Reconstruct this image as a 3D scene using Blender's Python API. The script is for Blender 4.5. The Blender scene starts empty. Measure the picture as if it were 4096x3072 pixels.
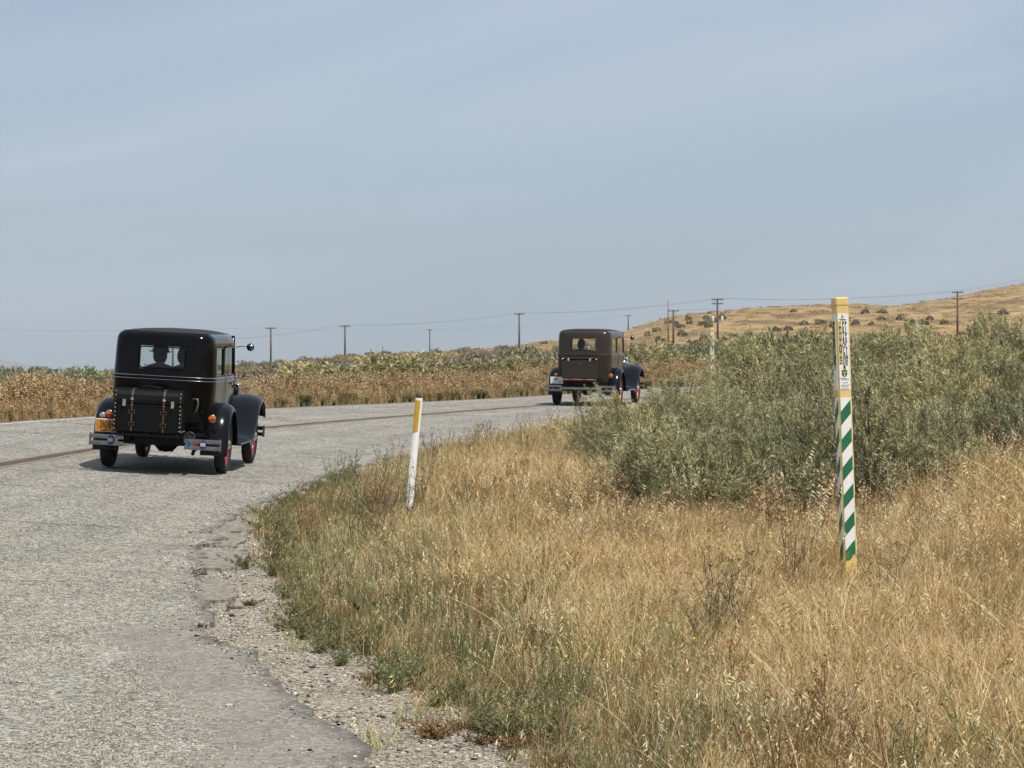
import bpy, math, random
import numpy as np
from mathutils import Vector, Matrix, Euler

R = math.radians
scene = bpy.context.scene
C = scene.collection

# ------------------------------------------------------------------ camera, sky, sun, exposure
cam_d = bpy.data.cameras.new('camera')
cam_d.sensor_width = 36.0
cam_d.lens = 101.6
cam_d.clip_start = 0.1
cam_d.clip_end = 40000
cam = bpy.data.objects.new('camera', cam_d)
C.objects.link(cam)
cam.location = (0, 0, 1.6)
cam.rotation_euler = (R(90 - 0.178), 0, 0)
scene.camera = cam

SUN_EL, SUN_AZ = 60.0, 140.0          # azimuth clockwise from +Y (the way the camera looks)
world = bpy.data.worlds.new('World')
scene.world = world
world.use_nodes = True
wt = world.node_tree
wt.nodes.clear()
w_out = wt.nodes.new('ShaderNodeOutputWorld')
w_bg = wt.nodes.new('ShaderNodeBackground')
w_sky = wt.nodes.new('ShaderNodeTexSky')
w_sky.sky_type = 'NISHITA'
w_sky.sun_disc = False
w_sky.sun_elevation = R(SUN_EL)
w_sky.sun_rotation = R(SUN_AZ)
w_sky.altitude = 300
w_sky.air_density = 1.0
w_sky.dust_density = 1.6
w_sky.ozone_density = 1.5
w_bg.inputs['Strength'].default_value = 0.096
# thin high haze: pulls the blue towards grey, with faint streaks of cirrus
w_mix = wt.nodes.new('ShaderNodeMix'); w_mix.data_type = 'RGBA'
w_mix.inputs[0].default_value = 0.70
w_mix.inputs[7].default_value = (4.55, 5.6, 7.0, 1)
w_cir = wt.nodes.new('ShaderNodeMix'); w_cir.data_type = 'RGBA'
w_cir.inputs[7].default_value = (6.1, 6.75, 7.7, 1)
w_tc = wt.nodes.new('ShaderNodeTexCoord')
w_rot = wt.nodes.new('ShaderNodeMapping'); w_rot.inputs['Rotation'].default_value = (0, R(11), 0)
w_map = wt.nodes.new('ShaderNodeMapping'); w_map.inputs['Scale'].default_value = (2.6, 2.6, 15)
w_noi = wt.nodes.new('ShaderNodeTexNoise')
w_noi.inputs['Scale'].default_value = 1.0
w_noi.inputs['Detail'].default_value = 4
w_noi.inputs['Roughness'].default_value = 0.5
w_noi.inputs['Distortion'].default_value = 0.6
w_rmp = wt.nodes.new('ShaderNodeMapRange')
w_rmp.inputs['From Min'].default_value = 0.40
w_rmp.inputs['From Max'].default_value = 0.72
w_rmp.inputs['To Min'].default_value = 0.0
w_rmp.inputs['To Max'].default_value = 0.7
wl = wt.links
wl.new(w_tc.outputs['Generated'], w_rot.inputs['Vector'])
wl.new(w_rot.outputs['Vector'], w_map.inputs['Vector'])
wl.new(w_map.outputs['Vector'], w_noi.inputs['Vector'])
wl.new(w_noi.outputs['Fac'], w_rmp.inputs['Value'])
wl.new(w_sky.outputs['Color'], w_mix.inputs[6])
wl.new(w_rmp.outputs['Result'], w_cir.inputs[0])
wl.new(w_mix.outputs[2], w_cir.inputs[6])
wl.new(w_cir.outputs[2], w_bg.inputs['Color'])
wl.new(w_bg.outputs['Background'], w_out.inputs['Surface'])

sun_d = bpy.data.lights.new('sun', 'SUN')
sun_d.energy = 4.9
sun_d.angle = R(0.53)
sun_d.color = (1.0, 0.945, 0.85)
sun = bpy.data.objects.new('sun', sun_d)
C.objects.link(sun)
sdir = Vector((math.sin(R(SUN_AZ)) * math.cos(R(SUN_EL)), math.cos(R(SUN_AZ)) * math.cos(R(SUN_EL)), math.sin(R(SUN_EL))))
sun.rotation_euler = sdir.to_track_quat('Z', 'Y').to_euler()
sun.location = (20, -20, 60)

scene.view_settings.view_transform = 'Standard'
scene.view_settings.look = 'None'
scene.view_settings.gamma = 1.0
scene.view_settings.exposure = 0.0
scene.render.engine = 'CYCLES'
scene.cycles.max_bounces = 5
scene.cycles.diffuse_bounces = 2
scene.cycles.adaptive_threshold = 0.02
scene.cycles.glossy_bounces = 3
scene.cycles.volume_bounces = 0
scene.cycles.transparent_max_bounces = 12
scene.cycles.caustics_reflective = False
scene.cycles.caustics_refractive = False

# ------------------------------------------------------------------ materials
def new_mat(name):
    m = bpy.data.materials.new(name)
    m.use_nodes = True
    nt = m.node_tree
    b = nt.nodes['Principled BSDF']
    return m, nt, b

def plain(name, col, rough=0.6, metal=0.0, var=0.12, scale=9.0, bump=0.0, coat=0.0, spec=0.5, bscale=60.0):
    m, nt, b = new_mat(name)
    tc = nt.nodes.new('ShaderNodeTexCoord')
    n = nt.nodes.new('ShaderNodeTexNoise')
    n.inputs['Scale'].default_value = scale
    n.inputs['Detail'].default_value = 6
    nt.links.new(tc.outputs['Object'], n.inputs['Vector'])
    r = nt.nodes.new('ShaderNodeValToRGB')
    r.color_ramp.elements[0].position = 0.3
    r.color_ramp.elements[1].position = 0.7
    r.color_ramp.elements[0].color = tuple(c * (1 - var) for c in col) + (1,)
    r.color_ramp.elements[1].color = tuple(min(1, c * (1 + var)) for c in col) + (1,)
    nt.links.new(n.outputs['Fac'], r.inputs['Fac'])
    nt.links.new(r.outputs['Color'], b.inputs['Base Color'])
    b.inputs['Roughness'].default_value = rough
    b.inputs['Metallic'].default_value = metal
    b.inputs['Coat Weight'].default_value = coat
    b.inputs['Coat Roughness'].default_value = 0.04
    b.inputs['Specular IOR Level'].default_value = spec
    if bump:
        n2 = nt.nodes.new('ShaderNodeTexNoise')
        n2.inputs['Scale'].default_value = bscale
        n2.inputs['Detail'].default_value = 4
        nt.links.new(tc.outputs['Object'], n2.inputs['Vector'])
        bp = nt.nodes.new('ShaderNodeBump')
        bp.inputs['Strength'].default_value = bump
        bp.inputs['Distance'].default_value = 0.01
        nt.links.new(n2.outputs['Fac'], bp.inputs['Height'])
        nt.links.new(bp.outputs['Normal'], b.inputs['Normal'])
    return m

def glass_mat(name, tint):
    m = bpy.data.materials.new(name)
    m.use_nodes = True
    nt = m.node_tree
    nt.nodes.clear()
    o = nt.nodes.new('ShaderNodeOutputMaterial')
    t = nt.nodes.new('ShaderNodeBsdfTransparent'); t.inputs['Color'].default_value = tint + (1,)
    g = nt.nodes.new('ShaderNodeBsdfGlossy'); g.inputs['Roughness'].default_value = 0.02
    f = nt.nodes.new('ShaderNodeFresnel'); f.inputs['IOR'].default_value = 1.45
    x = nt.nodes.new('ShaderNodeMixShader')
    nt.links.new(f.outputs[0], x.inputs[0]); nt.links.new(t.outputs[0], x.inputs[1]); nt.links.new(g.outputs[0], x.inputs[2])
    nt.links.new(x.outputs[0], o.inputs['Surface'])
    return m

def leaf_mat(name, transl=0.3, gain=1.0):
    """colour from the blade's own 'col' attribute times the plant's 'tint'; lets some light through"""
    m = bpy.data.materials.new(name)
    m.use_nodes = True
    nt = m.node_tree
    nt.nodes.clear()
    o = nt.nodes.new('ShaderNodeOutputMaterial')
    a = nt.nodes.new('ShaderNodeAttribute'); a.attribute_name = 'col'
    ti = nt.nodes.new('ShaderNodeAttribute'); ti.attribute_name = 'tint'; ti.attribute_type = 'INSTANCER'
    mul = nt.nodes.new('ShaderNodeMix'); mul.data_type = 'RGBA'; mul.blend_type = 'MULTIPLY'; mul.inputs[0].default_value = 1.0
    nt.links.new(a.outputs['Color'], mul.inputs[6]); nt.links.new(ti.outputs['Color'], mul.inputs[7])
    d = nt.nodes.new('ShaderNodeBsdfDiffuse'); t = nt.nodes.new('ShaderNodeBsdfTranslucent')
    nt.links.new(mul.outputs[2], d.inputs['Color']); nt.links.new(mul.outputs[2], t.inputs['Color'])
    x = nt.nodes.new('ShaderNodeMixShader'); x.inputs[0].default_value = transl
    nt.links.new(d.outputs[0], x.inputs[1]); nt.links.new(t.outputs[0], x.inputs[2])
    nt.links.new(x.outputs[0], o.inputs['Surface'])
    return m

def bush_mat(name, transl=0.2):
    """for single bushes: 'col' attribute, varied a little from bush to bush"""
    m = bpy.data.materials.new(name)
    m.use_nodes = True
    nt = m.node_tree
    nt.nodes.clear()
    o = nt.nodes.new('ShaderNodeOutputMaterial')
    a = nt.nodes.new('ShaderNodeAttribute'); a.attribute_name = 'col'
    oi = nt.nodes.new('ShaderNodeObjectInfo')
    rp = nt.nodes.new('ShaderNodeValToRGB')
    e = rp.color_ramp.elements
    e[0].color = (0.70, 0.74, 0.74, 1); e[1].color = (1.20, 1.10, 0.95, 1)
    k = e.new(0.5); k.color = (0.98, 1.0, 0.92, 1)
    nt.links.new(oi.outputs['Random'], rp.inputs['Fac'])
    mul = nt.nodes.new('ShaderNodeMix'); mul.data_type = 'RGBA'; mul.blend_type = 'MULTIPLY'; mul.inputs[0].default_value = 1.0
    nt.links.new(a.outputs['Color'], mul.inputs[6]); nt.links.new(rp.outputs['Color'], mul.inputs[7])
    d = nt.nodes.new('ShaderNodeBsdfDiffuse'); t = nt.nodes.new('ShaderNodeBsdfTranslucent')
    nt.links.new(mul.outputs[2], d.inputs['Color']); nt.links.new(mul.outputs[2], t.inputs['Color'])
    x = nt.nodes.new('ShaderNodeMixShader'); x.inputs[0].default_value = transl
    nt.links.new(d.outputs[0], x.inputs[1]); nt.links.new(t.outputs[0], x.inputs[2])
    nt.links.new(x.outputs[0], o.inputs['Surface'])
    return m

# node helpers for the ground and road
class NT:
    def __init__(s, nt): s.nt = nt
    def n(s, t, **kw):
        x = s.nt.nodes.new(t)
        for k, v in kw.items(): setattr(x, k, v)
        return x
    def l(s, a, b): s.nt.links.new(a, b)
    def noise(s, vec, scale, detail=4, rough=0.55):
        x = s.n('ShaderNodeTexNoise'); x.inputs['Scale'].default_value = scale
        x.inputs['Detail'].default_value = detail; x.inputs['Roughness'].default_value = rough
        s.l(vec, x.inputs['Vector']); return x.outputs['Fac']
    def ramp(s, fac, stops):
        x = s.n('ShaderNodeValToRGB'); e = x.color_ramp.elements
        e[0].position, e[0].color = stops[0][0], stops[0][1] + (1,)
        e[1].position, e[1].color = stops[-1][0], stops[-1][1] + (1,)
        for p, c in stops[1:-1]:
            k = e.new(p); k.color = c + (1,)
        s.l(fac, x.inputs['Fac']); return x.outputs['Color']
    def rng(s, v, a, b, c=0.0, d=1.0):
        x = s.n('ShaderNodeMapRange'); 
        for k, q in zip(('From Min', 'From Max', 'To Min', 'To Max'), (a, b, c, d)): x.inputs[k].default_value = q
        s.l(v, x.inputs['Value']); return x.outputs['Result']
    def mix(s, fac, a, b, mode='MIX'):
        x = s.n('ShaderNodeMix'); x.data_type = 'RGBA'; x.blend_type = mode
        if isinstance(fac, (int, float)): x.inputs[0].default_value = fac
        else: s.l(fac, x.inputs[0])
        for q, i in ((a, 6), (b, 7)):
            if isinstance(q, tuple): x.inputs[i].default_value = q + (1,)
            else: s.l(q, x.inputs[i])
        return x.outputs[2]
    def math(s, op, a, b=0.0, clamp=False):
        x = s.n('ShaderNodeMath'); x.operation = op; x.use_clamp = clamp
        for q, i in ((a, 0), (b, 1)):
            if isinstance(q, (int, float)): x.inputs[i].default_value = q
            else: s.l(q, x.inputs[i])
        return x.outputs[0]
    def attr(s, name):
        x = s.n('ShaderNodeAttribute'); x.attribute_name = name; return x
    def mapping(s, vec, scale=(1, 1, 1), rot=(0, 0, 0)):
        x = s.n('ShaderNodeMapping'); x.inputs['Scale'].default_value = scale; x.inputs['Rotation'].default_value = rot
        s.l(vec, x.inputs['Vector']); return x.outputs['Vector']

def road_material():
    m, nt, b = new_mat('chip_seal')
    k = NT(nt)
    pos = k.n('ShaderNodeTexCoord').outputs['Object']
    vo = k.n('ShaderNodeTexVoronoi'); vo.inputs['Scale'].default_value = 48; k.l(pos, vo.inputs['Vector'])
    sep = k.n('ShaderNodeSeparateColor'); k.l(vo.outputs['Color'], sep.inputs[0])
    chips = k.ramp(sep.outputs[0], [(0.0, (0.035, 0.033, 0.030)), (0.3, (0.13, 0.122, 0.106)), (0.62, (0.295, 0.277, 0.24)), (1.0, (0.57, 0.535, 0.465))])
    vo2 = k.n('ShaderNodeTexVoronoi'); vo2.inputs['Scale'].default_value = 21; k.l(pos, vo2.inputs['Vector'])
    sep2 = k.n('ShaderNodeSeparateColor'); k.l(vo2.outputs['Color'], sep2.inputs[0])
    c = k.mix(0.38, chips, k.ramp(sep2.outputs[1], [(0, (0.085, 0.081, 0.073)), (1, (0.45, 0.425, 0.37))]))
    # worn bands along the lanes and broad blotches
    la = k.attr('lane')                                   # x: metres across, y: metres along
    st = k.noise(k.mapping(la.outputs['Vector'], (1.6, 0.05, 1)), 1.0, 5)
    c = k.mix(1.0, c, k.ramp(st, [(0.3, (0.80, 0.80, 0.80)), (0.7, (1.1, 1.1, 1.09))]), 'MULTIPLY')
    bl = k.noise(pos, 0.9, 5)
    c = k.mix(1.0, c, k.ramp(bl, [(0.3, (0.86, 0.86, 0.87)), (0.7, (1.08, 1.08, 1.06))]), 'MULTIPLY')
    sm2 = k.noise(k.mapping(la.outputs['Vector'], (0.55, 1.5, 1)), 1.0, 6, 0.6)
    c = k.mix(1.0, c, k.ramp(sm2, [(0.56, (1.0, 1.0, 1.0)), (0.70, (0.74, 0.74, 0.75))]), 'MULTIPLY')
    # thin tar-filled cracks running mostly across the lane
    cv = k.n('ShaderNodeTexVoronoi'); cv.feature = 'DISTANCE_TO_EDGE'; cv.inputs['Scale'].default_value = 1.0
    wob = k.n('ShaderNodeTexNoise'); wob.inputs['Scale'].default_value = 2.2; k.l(la.outputs['Vector'], wob.inputs['Vector'])
    add = k.n('ShaderNodeVectorMath'); add.operation = 'MULTIPLY_ADD'
    k.l(wob.outputs['Color'], add.inputs[0]); add.inputs[1].default_value = (0.5, 0.9, 0); k.l(k.mapping(la.outputs['Vector'], (0.17, 0.26, 1)), add.inputs[2])
    k.l(add.outputs[0], cv.inputs['Vector'])
    crack = k.rng(cv.outputs['Distance'], 0.004, 0.012, 1.0, 0.0)
    gate = k.rng(k.noise(la.outputs['Vector'], 0.55, 2), 0.5, 0.62, 0, 1)
    c = k.mix(k.math('MULTIPLY', k.math('MULTIPLY', crack, gate), 0.75, True), c, (0.06, 0.06, 0.06))
    # the smooth grey-brown patch at the near edge, chips worn off
    sm = k.attr('patch').outputs['Fac']
    pn = k.noise(pos, 5.0, 6, 0.7)
    pf = k.rng(k.math('ADD', sm, k.math('MULTIPLY', k.math('SUBTRACT', pn, 0.5), 1.5)), 0.40, 0.60)
    fine = k.noise(pos, 55, 3)
    pc = k.ramp(fine, [(0.3, (0.155, 0.142, 0.122)), (0.7, (0.27, 0.25, 0.215))])
    pc = k.mix(1.0, pc, k.ramp(k.noise(pos, 2.3, 5), [(0.3, (0.78, 0.78, 0.78)), (0.7, (1.15, 1.13, 1.1))]), 'MULTIPLY')
    pc = k.mix(0.22, pc, chips)
    c = k.mix(k.math('MULTIPLY', pf, 0.85), c, pc)
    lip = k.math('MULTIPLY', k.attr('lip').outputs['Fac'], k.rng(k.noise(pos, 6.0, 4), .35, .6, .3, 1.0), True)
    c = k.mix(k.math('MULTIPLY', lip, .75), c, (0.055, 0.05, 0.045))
    k.l(c, b.inputs['Base Color'])
    b.inputs['Roughness'].default_value = 0.85
    b.inputs['Specular IOR Level'].default_value = 0.25
    bp = k.n('ShaderNodeBump'); bp.inputs['Strength'].default_value = 0.7; bp.inputs['Distance'].default_value = 0.008
    k.l(k.math('MULTIPLY', vo.outputs['Distance'], k.math('SUBTRACT', 1.0, k.math('MULTIPLY', pf, 0.75))), bp.inputs['Height'])
    k.l(bp.outputs['Normal'], b.inputs['Normal'])
    return m

def ground_material():
    m, nt, b = new_mat('dry_soil')
    k = NT(nt)
    pos = k.n('ShaderNodeTexCoord').outputs['Object']
    # gravel shoulder
    vo = k.n('ShaderNodeTexVoronoi'); vo.inputs['Scale'].default_value = 75; k.l(pos, vo.inputs['Vector'])
    sep = k.n('ShaderNodeSeparateColor'); k.l(vo.outputs['Color'], sep.inputs[0])
    gr = k.ramp(sep.outputs[0], [(0.0, (0.08, 0.07, 0.058)), (0.3, (0.235, 0.205, 0.165)), (0.75, (0.37, 0.33, 0.265)), (1.0, (0.56, 0.52, 0.45))])
    gr = k.mix(1.0, gr, k.ramp(k.noise(pos, 3.0, 5), [(0.3, (0.78, 0.75, 0.70)), (0.7, (1.1, 1.08, 1.02))]), 'MULTIPLY')
    # bare soil between the plants
    so = k.ramp(k.noise(pos, 4.0, 8, 0.7), [(0.25, (0.15, 0.105, 0.06)), (0.55, (0.27, 0.195, 0.11)), (0.8, (0.40, 0.31, 0.19))])
    c = k.mix(k.attr('gravel').outputs['Fac'], so, gr)
    # far dry-grass slopes
    st = k.mapping(pos, (0.13, 0.045, 0.3))
    fg = k.ramp(k.noise(st, 1.0, 9, 0.68), [(0.36, (0.125, 0.085, 0.042)), (0.46, (0.255, 0.168, 0.076)), (0.55, (0.345, 0.236, 0.108)), (0.68, (0.44, 0.318, 0.162))])
    fg2 = k.ramp(k.noise(pos, 0.35, 7, 0.75), [(0.36, (0.70, 0.68, 0.64)), (0.5, (1.0, 1.0, 1.0)), (0.64, (1.12, 1.11, 1.08))])
    fg = k.mix(1.0, fg, fg2, 'MULTIPLY')
    c = k.mix(k.attr('far').outputs['Fac'], c, fg)
    c = k.mix(k.attr('bare').outputs['Fac'], c, (0.50, 0.40, 0.29))
    k.l(c, b.inputs['Base Color'])
    b.inputs['Roughness'].default_value = 0.95
    b.inputs['Specular IOR Level'].default_value = 0.1
    bp = k.n('ShaderNodeBump'); bp.inputs['Strength'].default_value = 0.6; bp.inputs['Distance'].default_value = 0.02
    k.l(vo.outputs['Distance'], bp.inputs['Height']); k.l(bp.outputs['Normal'], b.inputs['Normal'])
    return m

M = {}
M['road'] = road_material()
M['ground'] = ground_material()
M['old_asphalt'] = plain('old_asphalt', (0.225, 0.205, 0.17), 0.95, var=0.55, scale=20, bump=0.6, bscale=90, spec=0.15)
M['white_line'] = plain('worn_white_paint', (0.42, 0.41, 0.375), 0.8, var=0.35, scale=14, bump=0.3)
M['yellow_line'] = plain('worn_yellow_paint', (0.245, 0.175, 0.10), 0.85, var=0.45, scale=12, bump=0.3)
M['black_line'] = plain('worn_black_paint', (0.06, 0.058, 0.055), 0.85, var=0.4, scale=12, bump=0.3)
M['grass'] = leaf_mat('dry_grass_blade', 0.32)
M['weed'] = leaf_mat('weed_leaf', 0.22)
M['sage'] = bush_mat('sage_leaf', 0.12)
M['twig'] = plain('grey_twig', (0.17, 0.125, 0.09), 0.9, var=0.35, scale=30)
M['dark_twig'] = plain('dead_twig', (0.095, 0.075, 0.06), 0.9, var=0.3, scale=30)
M['stone'] = leaf_mat('pebble', 0.0)
M['stone_chip'] = bush_mat('stone_chip', 0.0)
M['black_paint'] = plain('black_lacquer', (0.0020, 0.0020, 0.0026), 0.09, var=0.15, coat=0.0, spec=0.17)
M['fender_paint'] = plain('blue_black_lacquer', (0.0032, 0.0040, 0.0062), 0.17, var=0.15, coat=0.0, spec=0.24)
M['brown_paint'] = plain('brown_lacquer', (0.032, 0.0255, 0.019), 0.2, var=0.06, coat=0.0, spec=0.35)
M['top_fabric'] = plain('roof_cloth', (0.022, 0.023, 0.024), 0.75, var=0.15, scale=40, bump=0.3, bscale=300, spec=0.3)
M['rubber'] = plain('tyre_rubber', (0.009, 0.009, 0.009), 0.75, var=0.2, scale=20, bump=0.3)
M['chassis'] = plain('chassis_black', (0.004, 0.004, 0.004), 0.6, var=0.3, scale=10, spec=0.25)
M['interior'] = plain('dark_upholstery', (0.016, 0.014, 0.012), 0.9, var=0.2, scale=20, spec=0.1)
M['chrome'] = plain('nickel_plate', (0.62, 0.60, 0.56), 0.16, metal=1.0, var=0.08, scale=12, bump=0.05, bscale=20)
M['dull_chrome'] = plain('brushed_bumper_steel', (0.25, 0.245, 0.23), 0.22, metal=1.0, var=0.15, scale=10, bump=0.08, bscale=25)
M['mirror'] = plain('tarnished_mirror', (0.22, 0.23, 0.21), 0.12, metal=1.0, var=0.2)
M['brass'] = plain('brass_stud', (0.42, 0.36, 0.26), 0.3, metal=1.0, var=0.1)
M['leather'] = plain('brown_leather', (0.075, 0.028, 0.015), 0.55, var=0.3, scale=25, bump=0.3)
M['trunk_black'] = plain('black_leatherette', (0.004, 0.0044, 0.0044), 0.5, var=0.2, scale=30, bump=0.35, bscale=250, spec=0.13)
M['red_wheel'] = plain('red_wheel_paint', (0.27, 0.006, 0.012), 0.3, var=0.1, coat=0.5)
M['orange_wheel'] = plain('orange_wheel_paint', (0.46, 0.05, 0.012), 0.3, var=0.1, coat=0.5)
M['amber'] = plain('amber_lens', (0.55, 0.17, 0.006), 0.2, var=0.1, scale=60, bump=0.4, bscale=250)
M['red_lens'] = plain('red_lens', (0.40, 0.008, 0.01), 0.2, var=0.1, scale=60, bump=0.4, bscale=250)
M['clear_lens'] = plain('clear_lens', (0.42, 0.43, 0.43), 0.15, metal=0.6, var=0.4, scale=40, bump=0.5, bscale=120)
M['plate_orange'] = plain('orange_plate', (0.55, 0.22, 0.018), 0.5, var=0.12, scale=14)
M['plate_white'] = plain('white_plate', (0.70, 0.71, 0.72), 0.4, var=0.12, scale=14)
M['plate_grey'] = plain('plate_print', (0.30, 0.33, 0.40), 0.5)
M['ink'] = plain('black_ink', (0.02, 0.02, 0.02), 0.6)
M['glass'] = glass_mat('window_glass', (0.86, 0.89, 0.88))
M['blue_enamel'] = plain('blue_enamel', (0.03, 0.05, 0.20), 0.3, var=0.1)
M['blue_reflector'] = plain('blue_reflector', (0.03, 0.13, 0.40), 0.25, var=0.15)
M['white_enamel'] = plain('white_enamel', (0.36, 0.37, 0.40), 0.35, var=0.08)
M['post_white'] = plain('weathered_white_plastic', (0.80, 0.80, 0.78), 0.5, var=0.06, scale=6, bump=0.08)
M['ochre'] = plain('ochre_reflector', (0.52, 0.30, 0.018), 0.4, var=0.16, scale=12)
M['post_yellow'] = plain('faded_yellow_plastic', (0.72, 0.53, 0.19), 0.5, var=0.08, scale=7, bump=0.08)
M['stripe_green'] = plain('green_stripe', (0.012, 0.14, 0.065), 0.45, var=0.15, scale=16)
M['stripe_white'] = plain('white_stripe', (0.78, 0.78, 0.77), 0.45, var=0.05, scale=16)
M['label_white'] = plain('white_sticker', (0.80, 0.80, 0.80), 0.4, var=0.04)
M['label_yellow'] = plain('yellow_print', (0.82, 0.66, 0.03), 0.45, var=0.05)
M['pole_wood'] = plain('creosoted_pole', (0.10, 0.068, 0.048), 0.9, var=0.4, scale=3)
M['pole_pale'] = plain('pale_new_pole', (0.22, 0.15, 0.095), 0.9, var=0.3, scale=3)
M['insulator'] = plain('porcelain', (0.22, 0.22, 0.23), 0.35, var=0.1)
M['transformer'] = plain('transformer_paint', (0.68, 0.70, 0.70), 0.5, var=0.05)
M['wire'] = plain('weathered_wire', (0.13, 0.13, 0.14), 0.7)
M['tree_bark'] = plain('tree_bark', (0.10, 0.075, 0.055), 0.95, var=0.3)
M['shed_wall'] = plain('white_shed_wall', (0.72, 0.71, 0.70), 0.8, var=0.05, scale=2)
M['shed_roof'] = plain('pale_metal_roof', (0.60, 0.60, 0.61), 0.5, var=0.08, scale=2)
M['mountain'] = plain('mountain_rock', (0.20, 0.17, 0.14), 0.95, var=0.25, scale=0.01)
M['skin'] = plain('skin', (0.42, 0.26, 0.19), 0.6, var=0.08)
M['shirt'] = plain('patterned_dark_shirt', (0.06, 0.055, 0.05), 0.85, var=0.7, scale=60)
M['trousers'] = plain('dark_trousers', (0.03, 0.03, 0.035), 0.9)
M['jacket'] = plain('dark_jacket', (0.03, 0.028, 0.03), 0.9)
M['hair'] = plain('dark_hair', (0.03, 0.02, 0.014), 0.7)
M['hat_straw'] = plain('tan_hat_felt', (0.16, 0.12, 0.075), 0.9, var=0.2)
M['hat_band'] = plain('hat_band', (0.02, 0.017, 0.014), 0.8)
M['cone_orange'] = plain('orange_plastic', (0.75, 0.13, 0.03), 0.5)

# ------------------------------------------------------------------ mesh helpers
def link(o, parent=None):
    C.objects.link(o)
    if parent is not None: o.parent = parent
    return o

def tag(o, label=None, cat=None, group=None, kind=None):
    if label: o['label'] = label
    if cat: o['category'] = cat
    if group: o['group'] = group
    if kind: o['kind'] = kind
    return o

def empty(name, loc=(0, 0, 0), rot=(0, 0, 0)):
    o = bpy.data.objects.new(name, None)
    o.empty_display_size = 0.2
    o.location = loc
    o.rotation_euler = rot
    C.objects.link(o)
    return o

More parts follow.
